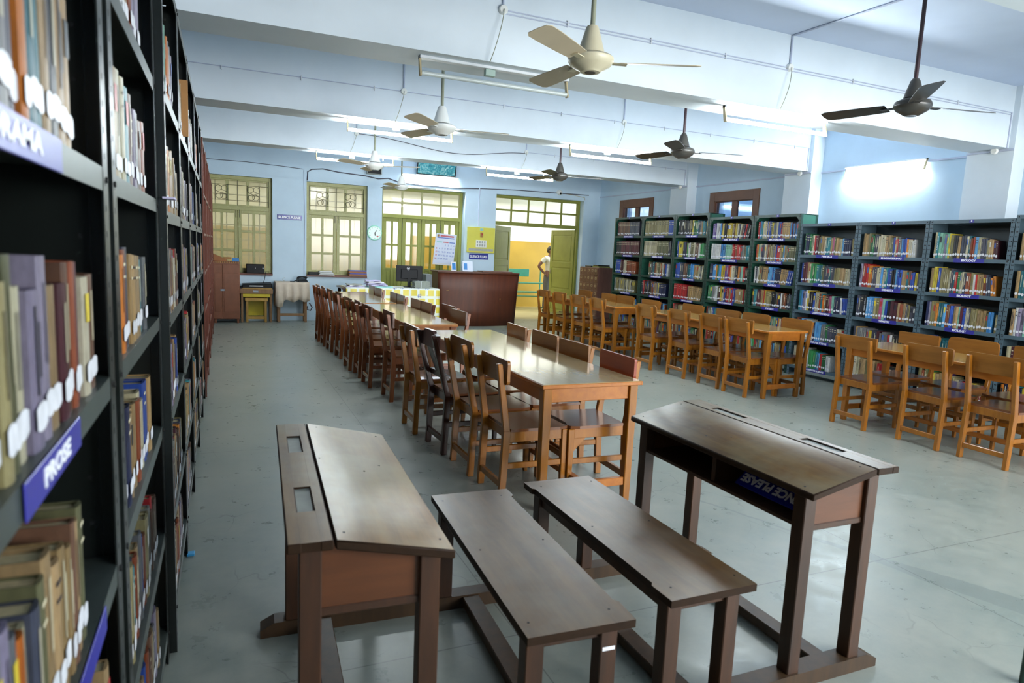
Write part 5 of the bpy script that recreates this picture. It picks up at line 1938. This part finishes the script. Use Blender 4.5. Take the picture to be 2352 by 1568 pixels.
MB().tube([(-0.085, -0.03, 0.07), (-0.06, -0.02, 0.088), (0.0, 0.0, 0.092), (0.06, 0.02, 0.088), (0.085, 0.03, 0.07)], [0.024, 0.018, 0.014, 0.018, 0.024], 10).build('handset', 'black_plastic', t)
MB().tube([(-0.10, -0.02, 0.03), (-0.16, -0.04, 0.008), (-0.22, -0.02, 0.008)], 0.007, 6).build('phone_cord', 'black_plastic', t)
tag(MB().tube([(1.02, 12.82, 0.75), (0.99, 12.82, 0.775), (1.0, 12.82, 0.80), (1.03, 12.82, 0.81)], 0.006, 6).build('cable_loop', 'paper_grey'), 'pale loop of cable standing on the beige cloth', 'cable')
tag(MB().tube([(1.45, 12.74, 0.36), (1.50, 12.73, 0.28), (1.47, 12.73, 0.22), (1.41, 12.74, 0.24), (1.42, 12.75, 0.30)], 0.012, 7).build('cable_coil', 'wire_dark'), 'dark coil of cable hanging beside the small table', 'cable')

# window sills
t = thing('printer_box', (0.53, 13.03, 0.872), 0, 'small black machine on the sill of the first far window', 'machine')
MB().cbox((-0.155, -0.10, 0), (0.155, 0.07, 0.165), 0.01).build('casing', 'black_plastic', t)
MB().box((-0.004, -0.103, 0.09), (0.004, -0.1, 0.10)).build('light', 'label_white', t)
MB().box((0.12, -0.103, 0.08), (0.135, -0.1, 0.105)).build('sticker', 'label_white', t)
tag(MB().tube([(0.70, 12.93, 0.90), (0.69, 12.90, 0.80), (0.66, 12.88, 0.70), (0.67, 12.86, 0.66)], 0.006, 6).build('power_cable', 'black_plastic'), 'black power cable hanging from the window sill', 'cable')
for k, (mt, x0, x1, h) in enumerate((('brown_cover', 2.20, 2.535, 0.035), ('blue_cover', 2.21, 2.535, 0.016), ('brown_cover', 2.20, 2.53, 0.035), ('blue_cover', 2.205, 2.53, 0.018))):
    z = 0.872 + (0, 0.0355, 0.052, 0.0875)[k]
    tag(MB().cbox((x0, 12.9, z), (x1, 13.1, z + h), 0.002).build('ledger', mt), '%s ledger, %s from the bottom of the stack on the second window sill' % ('brown' if mt[1] == 'r' else 'blue', ORD[k]), 'ledger', 'ledgers stacked on the second window sill')
for k in range(5):
    z = 0.872 + k * 0.015
    tag(MB().cbox((1.64 + 0.01 * (k % 3), 12.9, z), (1.93 - 0.012 * k, 13.08, z + 0.0145), 0.001).build('magazine', ('paper', 'paper_grey', 'paper', 'paper_grey', 'paper')[k]), 'pale magazine, %s from the bottom, on the second window sill' % ORD[k], 'magazine', 'magazines on the second window sill')
tag(MB().cbox((1.46, 12.92, 0.872), (1.63, 13.08, 0.925), 0.004).build('black_file', 'black_plastic'), 'black file box at the end of the second window sill', 'file')

# ------------------------------------------------------------------ librarian's desk and counter
t = thing('office_desk', (2.68, 11.35, 0), 0, 'office desk hidden under a yellow flowered oilcloth', 'desk')
MB().cbox((-0.86, 0, 0.715), (0.83, 0.62, 0.745)).build('table_top', 'dark_wood', t)
for x in (-0.84, 0.77):
    for y in (0.03, 0.54):
        MB().cbox((x, y, 0), (x + 0.05, y + 0.05, 0.715)).build('leg', 'dark_wood', t)
m = MB()
nx = 40
vs, fs = [], []
zs = [0.752, 0.74, 0.6, 0.45, 0.3, 0.12]
for iz, z in enumerate(zs):
    for k in range(nx):
        x = -0.80 + 1.64 * k / (nx - 1)
        vs.append((x, -0.008 - (0.012 if iz else 0) - 0.006 * iz * (0.4 + 0.5 * math.sin(k * 0.55 + iz * 0.2)), z))
for iz in range(len(zs) - 1):
    for k in range(nx - 1):
        fs.append((iz * nx + k, (iz + 1) * nx + k, (iz + 1) * nx + k + 1, iz * nx + k + 1))
m.add(vs, fs, smooth=True)
m.box((-0.80, -0.01, 0.747), (0.84, 0.6, 0.752))
c = m.build('oilcloth', 'oilcloth', None, (2.68, 11.35, 0))
c.modifiers.new('thick', 'SOLIDIFY').thickness = 0.002
tag(c, 'yellow and white checked oilcloth hanging over the office desk', 'tablecloth')
# papers on the desk
heaps = [('paper_lilac', -0.62, 0.16, 0.30, 0.22, 0.012, 0.0), ('paper', -0.60, 0.15, 0.28, 0.21, 0.012, 0.1), ('paper_grey', -0.64, 0.14, 0.26, 0.22, 0.012, -0.06),
         ('paper_teal', -0.20, 0.17, 0.42, 0.26, 0.016, 0.03), ('paper_lilac', -0.24, 0.18, 0.34, 0.24, 0.018, -0.05), ('paper_lilac', -0.27, 0.2, 0.32, 0.24, 0.02, 0.12), ('paper', -0.28, 0.22, 0.28, 0.22, 0.018, 0.2),
         ('paper_lilac', -0.30, 0.24, 0.26, 0.2, 0.018, -0.1)]
zz = {}
for k, (mt, x, y, w, d, h, a) in enumerate(heaps):
    key = 'a' if x < -0.5 else 'b'
    z = zz.get(key, 0.7525)
    m = MB()
    n = 9
    vs, fs = [], []
    for layer in (0, 1):
        for i in range(n):
            for j in range(3):
                px = -w / 2 + w * i / (n - 1)
                py = -d / 2 + d * j / 2
                zz_ = h * layer + 0.006 * math.sin(i * 1.3 + k) * layer
                vs.append((px, py, zz_))
    for i in range(n - 1):
        for j in range(2):
            a0 = i * 3 + j
            fs.append((a0, a0 + 1, a0 + 4, a0 + 3))
            b0 = a0 + n * 3
            fs.append((b0, b0 + 3, b0 + 4, b0 + 1))
    rim = [i * 3 for i in range(n)] + [(n - 1) * 3 + 1, (n - 1) * 3 + 2] + [i * 3 + 2 for i in range(n - 2, -1, -1)] + [1]
    for q in range(len(rim)):
        a0, b0 = rim[q], rim[(q + 1) % len(rim)]
        fs.append((a0, b0, b0 + n * 3, a0 + n * 3))
    m.add(vs, fs)
    o = m.build('paper_sheaf', mt, None, (2.68 + x, 11.35 + y, z))
    o.rotation_euler = (0, 0, a)
    tag(o, '%s sheaf of papers, %s from the bottom of the %s heap on the yellow desk' % ({'paper_lilac': 'lilac', 'paper': 'white', 'paper_grey': 'grey', 'paper_teal': 'mint'}[mt], ORD[k if key == 'a' else k - 3], 'smaller' if key == 'a' else 'larger'), 'papers', 'papers heaped on the yellow desk')
    zz[key] = z + h + 0.007
zq = 0.7525
for k in range(9):
    o = MB().cbox((-0.14, -0.1, 0), (0.14, 0.1, 0.013), 0.002).build('newspaper', 'newsprint', None, (3.22 + rnd.uniform(-0.008, 0.008), 11.50, zq))
    o.rotation_euler = (0, 0, rnd.uniform(-0.04, 0.04))
    tag(o, 'folded newspaper, %s from the bottom of the tied bundle beside the monitor' % ORD[k], 'newspaper', 'newspapers tied in a bundle')
    zq += 0.0135
tag(MB().box((3.185, 11.39, 0.755), (3.197, 11.397, zq), 0).box((3.185, 11.39, zq), (3.197, 11.61, zq + 0.002)).build('white_string', 'label_white'), 'white tape tied round the newspaper bundle', 'string')
t = thing('monitor', (3.06, 11.72, 0.752), R(172), 'black flat monitor seen from behind on the yellow desk', 'monitor')
MB().cbox((-0.235, -0.015, 0.10), (0.235, 0.015, 0.385), 0.006).build('panel', 'black_plastic', t)
MB().cbox((-0.15, 0.012, 0.15), (0.15, 0.032, 0.32), 0.008).build('rear_housing', 'black_plastic', t)
MB().cbox((-0.03, 0.0, 0.0), (0.03, 0.03, 0.2), 0.004).build('stand', 'black_plastic', t)
MB().cbox((-0.10, -0.08, 0.0), (0.10, 0.08, 0.012), 0.004).build('stand_base', 'black_plastic', t)
m = MB()
for k in range(24):
    a0, a1 = R(15 * k), R(15 * (k + 1))
    m.add([(0.027 * math.cos(a0), 0, 0.027 * math.sin(a0)), (0.027 * math.cos(a1), 0, 0.027 * math.sin(a1)), (0.023 * math.cos(a1), 0, 0.023 * math.sin(a1)), (0.023 * math.cos(a0), 0, 0.023 * math.sin(a0))], [(0, 1, 2, 3)])
ring = m.build('emblem', 'label_white', t, (0.02, 0.0335, 0.335))
text('lettering', 'DELL', 0.017, (0, 0.0005, 0), (R(90), 0, R(180)), ring, 'label_white', 0.0006, fit=0.037)
tag(MB().cbox((3.38, 11.75, 0.752), (3.50, 12.0, 0.99), 0.006).build('computer_case', 'case_grey'), 'grey upright computer case beside the monitor', 'computer')

# curved counter
t = thing('counter', (4.46, 11.9, 0), 0, 'dark reddish-brown curved counter with bowed plywood front', 'counter')
n = 20
R0 = 2.6


def arc(k, flare=0.0, off=0.0):
    f = k / n
    x = -0.78 - flare * 0.4 + f * (1.56 + flare)
    y = -0.13 * math.sin(math.pi * f) + off
    return x, y


m = MB()
vs, fs = [], []
for z, fl in ((0.03, 0.0), (0.35, 0.01), (0.7, 0.04), (1.03, 0.08)):
    for k in range(n + 1):
        x, y = arc(k, fl)
        vs.append((x, y, z))
for iz in range(3):
    for k in range(n):
        a = iz * (n + 1) + k
        fs.append((a, a + 1, a + n + 2, a + n + 1))
m.add(vs, fs, smooth=True)
front = m.build('front_panel', 'counter_wood', t)
front.modifiers.new('thick', 'SOLIDIFY').thickness = 0.02
top = [arc(k, 0.10, -0.02) for k in range(n + 1)] + [(0.86, 0.42), (-0.83, 0.42)]
MB().prism(top, 'z', 1.03, 1.055).build('counter_top', 'counter_wood', t)
MB().box((-0.80, 0.02, 0.0), (-0.78, 0.40, 1.03)).build('side_panel', 'catalog_wood', t)
MB().hexa([(0.76, 0.02, 0.0), (0.78, 0.02, 0.0), (0.78, 0.40, 0.0), (0.76, 0.40, 0.0), (0.83, 0.02, 1.03), (0.85, 0.02, 1.03), (0.85, 0.40, 1.03), (0.83, 0.40, 1.03)]).build('side_panel', 'counter_wood', t)
m = MB()
for x, z, w, h in ((-0.62, 0.70, 0.03, 0.004), (0.42, 0.55, 0.006, 0.016)):
    yy = -0.13 * math.sin(math.pi * (x + 0.78) / 1.56) - 0.006
    m.box((x - w, yy - 0.002, z - h), (x + w, yy, z + h))
m.build('scuff', 'stool_wood', t)
MB().cbox((0.10, 0.05, 1.056), (0.72, 0.36, 1.075), 0.003).build('writing_ledge', 'catalog_wood', t)

# calendar on an easel, small calendars in front of it
t = thing('wall_calendar', (4.03, 12.86, 1.14), 0, 'large date calendar standing against the glazed doors', 'calendar')
MB().cbox((-0.215, 0.006, 0.0), (0.215, 0.016, 0.60), 0.002).build('backing', 'paper', t)
MB().cbox((-0.205, 0, 0.03), (0.215, 0.005, 0.62), 0.001).build('sheet', 'calendar_paper', t)
MB().box((-0.18, -0.002, 0.53), (0.17, 0.0, 0.55)).build('heading_line', 'cal_blue', t)
MB().box((-0.12, -0.002, 0.562), (0.16, 0.0, 0.592)).build('heading_band', 'cal_pink', t)
MB().box((-0.185, -0.002, 0.556), (-0.145, 0.0, 0.60)).build('heading_emblem', 'cardboard', t)
for k, (cc) in enumerate(('paper_teal', 'cal_pink', 'cal_blue')):
    MB().box((-0.18 + k * 0.13, -0.002, 0.445), (-0.07 + k * 0.13, 0.0, 0.465)).build('month_tab', cc, t)
for d in range(1, 31):
    pos = d + 2
    c_, r_ = pos % 7, pos // 7
    text('date_numeral', str(d), 0.042, (-0.17 + c_ * 0.058, -0.002, 0.395 - r_ * 0.068), ROT_FAR, t, 'cal_pink' if c_ == 0 else 'cal_blue', 0.001)
t.rotation_euler = (R(8), R(3), 0)
t.location = (4.03, 12.82, 1.14)
t = thing('desk_calendar', (4.02, 12.12, 1.056), R(8), 'small blue photo card standing on the counter', 'card')
MB().chexa([(-0.055, -0.03, 0), (0.055, -0.03, 0), (0.055, -0.025, 0), (-0.055, -0.025, 0), (-0.05, 0.0, 0.17), (0.05, 0.0, 0.17), (0.05, 0.005, 0.17), (-0.05, 0.005, 0.17)], 0.001).build('card', 'paper', t)
MB().hexa([(-0.035, -0.031, 0.02), (0.04, -0.031, 0.02), (0.04, -0.029, 0.02), (-0.035, -0.029, 0.02), (-0.033, -0.008, 0.15), (0.037, -0.008, 0.15), (0.037, -0.004, 0.15), (-0.033, -0.004, 0.15)]).build('photo', 'blue_box', t)
t = thing('desk_calendar', (4.30, 12.12, 1.056), R(-6), 'small white tent calendar standing on the counter', 'calendar')
m = MB()
m.chexa([(-0.10, -0.06, 0), (0.10, -0.06, 0), (0.10, -0.055, 0), (-0.10, -0.055, 0), (-0.10, 0.0, 0.19), (0.10, 0.0, 0.19), (0.10, 0.004, 0.19), (-0.10, 0.004, 0.19)], 0.001)
m.chexa([(-0.10, 0.06, 0), (0.10, 0.06, 0), (0.10, 0.065, 0), (-0.10, 0.065, 0), (-0.10, 0.0, 0.19), (0.10, 0.0, 0.19), (0.10, 0.004, 0.19), (-0.10, 0.004, 0.19)], 0.001)
m.build('card', 'calendar_paper', t)
MB().hexa([(-0.075, -0.059, 0.03), (-0.01, -0.059, 0.03), (-0.01, -0.055, 0.03), (-0.075, -0.055, 0.03), (-0.075, -0.016, 0.15), (-0.01, -0.016, 0.15), (-0.01, -0.012, 0.15), (-0.075, -0.012, 0.15)]).build('photo', 'teal_print' if 'teal_print' in MATS else 'blue_box', t)

# card catalogue beside rack 1
t = thing('card_catalogue', (7.08, 12.68, 0), R(-90), 'brown card catalogue of small square drawers with pale label frames', 'cabinet')
MB().cbox((0, 0.012, 0.10), (0.78, 0.46, 1.22)).build('body', 'catalog_wood', t)
for x in (0.01, 0.73):
    for y in (0.03, 0.40):
        MB().cbox((x, y, 0), (x + 0.04, y + 0.04, 0.10)).build('foot', 'catalog_wood', t)
for i in range(5):
    for j in range(7):
        x0, z0 = 0.008 + i * 0.153, 0.115 + j * 0.157
        yy = -0.012 if (i, j) == (4, 6) else 0.0
        d = MB().cbox((x0, yy, z0), (x0 + 0.149, 0.014, z0 + 0.152), 0.002).build('drawer', 'catalog_wood', t)
        m = MB()
        a, b_, c_, e = x0 + 0.045, x0 + 0.105, z0 + 0.075, z0 + 0.118
        m.box((a, yy - 0.003, c_), (b_, yy, c_ + 0.006)).box((a, yy - 0.003, e - 0.006), (b_, yy, e)).box((a, yy - 0.003, c_ + 0.006), (a + 0.006, yy, e - 0.006)).box((b_ - 0.006, yy - 0.003, c_ + 0.006), (b_, yy, e - 0.006))
        m.build('label_frame', 'bracket', d)
        MB().tube([(x0 + 0.075, yy - 0.016, z0 + 0.04), (x0 + 0.075, yy, z0 + 0.04)], 0.007, 7).build('knob', 'chrome', d)
for k, (y, w, z, mt) in enumerate(((12.32, 0.24, 1.221, 'rack_dark'), (12.0, 0.26, 1.221, 'olive'), (12.02, 0.2, 1.247, 'rack_dark'))):
    tag(MB().cbox((7.14, y, z), (7.42, y + w, z + 0.025), 0.002).build('register', mt), '%s register lying on the card catalogue' % ('thin black', 'olive', 'topmost dark green')[k], 'register')

# ------------------------------------------------------------------ corridor: green bench and a man standing beyond the door leaf
t = thing('steel_bench', (7.15, 15.75, 0), R(-4), 'green steel desk-bench against the yellow corridor wall', 'bench')
for x in (-0.62, 0.62):
    MB().tube([(x, -0.30, 0), (x, -0.30, 0.68), (x, 0.05, 0.68)], 0.018, 8).build('frame', 'green_bench', t)
    MB().tube([(x, 0.40, 0), (x, 0.40, 1.02)], 0.018, 8).build('frame', 'green_bench', t)
    MB().tube([(x, -0.34, 0.03), (x, 0.44, 0.03)], 0.018, 8).build('foot_rail', 'green_bench', t)
MB().cbox((-0.68, -0.36, 0.68), (0.68, -0.02, 0.705), 0.004).build('desk_board', 'green_bench', t)
MB().cbox((-0.66, 0.10, 0.42), (0.66, 0.42, 0.45), 0.004).build('seat', 'green_bench', t)
MB().cbox((-0.66, 0.41, 0.83), (0.30, 0.435, 1.03), 0.006).build('backrest', 'green_bench', t)
MB().tube([(-0.62, -0.30, 0.36), (0.62, -0.30, 0.36)], 0.014, 8).build('cross_rail', 'green_bench', t)


def skin_body(name, verts, edges, radii, mat, parent, loc, sub=2):
    me = bpy.data.meshes.new(name)
    me.from_pydata(verts, edges, [])
    o = link(name, me, parent, loc)
    me.materials.append(MATS[mat])
    o.modifiers.new('skin', 'SKIN')
    for i, q in enumerate(radii):
        me.skin_vertices[0].data[i].radius = q if isinstance(q, tuple) else (q, q)
    me.skin_vertices[0].data[0].use_root = True
    s = o.modifiers.new('sub', 'SUBSURF')
    s.levels = s.render_levels = sub
    return o


# the man: upright, hand on hip, seen from behind and to the side (faces right, +X)
person = thing('person', (7.52, 15.0, 0), R(-75), 'man in a white short-sleeved shirt and dark trousers, hand on hip, behind the door leaf', 'person')
# local: faces +X, his left side is +Y, his right side (towards the camera) is -Y
V = [(0, 0, 0.92), (0.005, 0, 1.06), (0.01, 0, 1.22), (0.0, 0, 1.34), (0.005, 0, 1.42), (0.02, 0, 1.47),            # 0-5 trunk, neck
     (-0.01, -0.17, 1.345), (-0.09, -0.31, 1.14), (0.0, -0.175, 0.965),                                              # 6-8 right shoulder, elbow, wrist on hip
     (-0.01, 0.17, 1.345), (-0.02, 0.24, 1.10), (0.06, 0.22, 0.88),                                                   # 9-11 left arm
     (0.0, -0.095, 0.86), (0.015, -0.10, 0.47), (-0.02, -0.105, 0.08), (0.12, -0.115, 0.035),                         # 12-15 right leg
     (0.0, 0.095, 0.86), (0.015, 0.10, 0.47), (-0.02, 0.105, 0.08), (0.12, 0.115, 0.035),                             # 16-19 left leg
     (0.03, 0, 1.50), (0.025, 0, 1.575)]                                                                              # 20-21 head
Eg = [(0, 1), (1, 2), (2, 3), (3, 4), (4, 5), (3, 6), (6, 7), (7, 8), (3, 9), (9, 10), (10, 11), (0, 12), (12, 13), (13, 14), (14, 15), (0, 16), (16, 17), (17, 18), (18, 19), (5, 20), (20, 21)]
Rd = [(0.11, 0.145), (0.10, 0.135), (0.11, 0.155), (0.095, 0.14), 0.055, 0.05, 0.052, 0.040, 0.030, 0.052, 0.040, 0.030, (0.082, 0.082), 0.058, 0.042, 0.034, (0.082, 0.082), 0.058, 0.042, 0.034, (0.078, 0.062), (0.085, 0.068)]
skin_body('body', V, Eg, Rd, 'skin', person, None)
# clothing: shirt and trousers slightly larger than the body
Vs = [(0, 0, 0.85), (0.005, 0, 1.06), (0.01, 0, 1.22), (0.0, 0, 1.345), (0.005, 0, 1.405), (-0.01, -0.175, 1.345), (-0.05, -0.235, 1.23), (-0.01, 0.175, 1.345), (-0.017, 0.225, 1.2)]
skin_body('shirt', Vs, [(0, 1), (1, 2), (2, 3), (3, 4), (3, 5), (5, 6), (3, 7), (7, 8)], [(0.125, 0.16), (0.115, 0.15), (0.122, 0.165), (0.105, 0.15), (0.06, 0.06), 0.066, 0.062, 0.066, 0.062], 'shirt', person, None)
Vt = [(0, 0, 1.0), (0, 0, 0.87), (0.0, -0.095, 0.82), (0.015, -0.10, 0.47), (-0.02, -0.105, 0.07), (0.0, 0.095, 0.82), (0.015, 0.10, 0.47), (-0.02, 0.105, 0.07)]
skin_body('trousers', Vt, [(0, 1), (1, 2), (2, 3), (3, 4), (1, 5), (5, 6), (6, 7)], [(0.118, 0.15), (0.12, 0.155), 0.096, 0.078, 0.07, 0.096, 0.078, 0.07], 'trousers', person, None)
m = MB().lathe([(0.001, 0.118), (0.05, 0.108), (0.082, 0.07), (0.092, 0.02), (0.088, -0.03), (0.07, -0.06)], seg=18)
m.v = [(p_[0] * 1.05 - 0.012, p_[1] * 0.86, p_[2] + 1.535) for p_ in m.v]
m.v = [(x if x < 0.045 else 0.045 + (x - 0.045) * 0.4, y, z if x < 0.03 or z > 1.59 else 1.59 + (z - 1.59) * 0.2) for x, y, z in m.v]
m.build('hair', 'hair', person)
for s in (-1, 1):
    m = MB().lathe([(0.004, -0.012), (0.012, -0.008), (0.013, 0.008), (0.004, 0.014)], seg=8)
    m.v = [(p_[0] * 0.8 + 0.02, s * (0.078 + p_[1] * 0.5), p_[2] * 1.8 + 1.535) for p_ in m.v]
    m.build('ear', 'skin', person)
    m = MB().lathe([(0.001, -0.008), (0.008, 0), (0.001, 0.008)], seg=8)
    m.v = [(p_[0] * 0.7 + 0.104, s * 0.03 + p_[1], p_[2] * 0.7 + 1.55) for p_ in m.v]
    m.build('eye', 'hair', person)
MB().hexa([(0.095, -0.014, 1.505), (0.128, -0.010, 1.508), (0.128, 0.010, 1.508), (0.095, 0.014, 1.505), (0.098, -0.006, 1.555), (0.108, -0.005, 1.555), (0.108, 0.005, 1.555), (0.098, 0.006, 1.555)]).build('nose', 'skin', person)
MB().box((0.097, -0.022, 1.478), (0.107, 0.022, 1.484)).build('mouth', 'trousers', person)
# right hand spread on the hip: palm with four fingers and a thumb
palm = [(0.0, 0, 0), (0.045, 0.004, -0.03)]
vs = [(0, 0, 0), (0.03, 0.012, -0.022), (0.062, 0.02, -0.034)]
ed = [(0, 1), (1, 2)]
rad = [(0.022, 0.018), (0.03, 0.014), (0.032, 0.012)]
for k, (dz, L) in enumerate(((0.024, 0.062), (0.008, 0.07), (-0.009, 0.066), (-0.025, 0.052))):
    b0 = len(vs)
    vs += [(0.07, 0.022, -0.036 + dz), (0.07 + L * 0.5, 0.022, -0.045 + dz * 1.2), (0.07 + L * 0.95, 0.034, -0.056 + dz * 1.3)]
    ed += [(2, b0), (b0, b0 + 1), (b0 + 1, b0 + 2)]
    rad += [0.0095, 0.0085, 0.007]
b0 = len(vs)
vs += [(-0.005, 0.03, -0.035), (-0.022, 0.058, -0.045)]
ed += [(1, b0), (b0, b0 + 1)]
rad += [0.011, 0.009]
skin_body('hand', vs, ed, rad, 'skin', person, (-0.005, -0.18, 0.965), 1)
for s in (-1, 1):
    m = MB().cbox((-0.08, s * 0.11 - 0.045, 0.0), (0.19, s * 0.11 + 0.045, 0.075), 0.025)
    m.build('shoe', 'shoe', person)

# ------------------------------------------------------------------ odds and ends
# green steel post of another bench just inside the frame at the lower right
t = thing('steel_stand', (2.625, 1.265, 0), 0, 'dark green steel post at the lower right picture edge', 'stand')
MB().tube([(0, 0, 0), (0, 0, 0.34), (0.02, -0.01, 0.37), (0.3, -0.15, 0.38)], 0.018, 10).build('post', 'rack_green', t)
MB().tube([(-0.0, 0, 0.012), (0.5, -0.30, 0.012)], 0.012, 8).build('foot', 'rack_green', t)
tag(MB().cbox((-0.172, 3.225, 0.0), (-0.140, 3.262, 0.012), 0.002).build('foot_pad', 'rubber_blue'), 'bright blue pad under a foot of the third dark rack', 'pad')
tag(MB().cbox((-0.176, 2.415, 1.575), (-0.14, 2.50, 1.581), 0.001).build('bookmark_strip', 'lilac_strip' if 'lilac_strip' in MATS else 'paper_lilac'), 'lilac paper strip sticking out between the second and third racks', 'paper')
tag(MB().cbox((-0.33, 3.62, 1.932), (-0.145, 3.63, 2.19), 0.001).build('loose_folder', 'cardboard'), 'loose manila folder jutting from the top shelf of the fourth rack', 'folder')
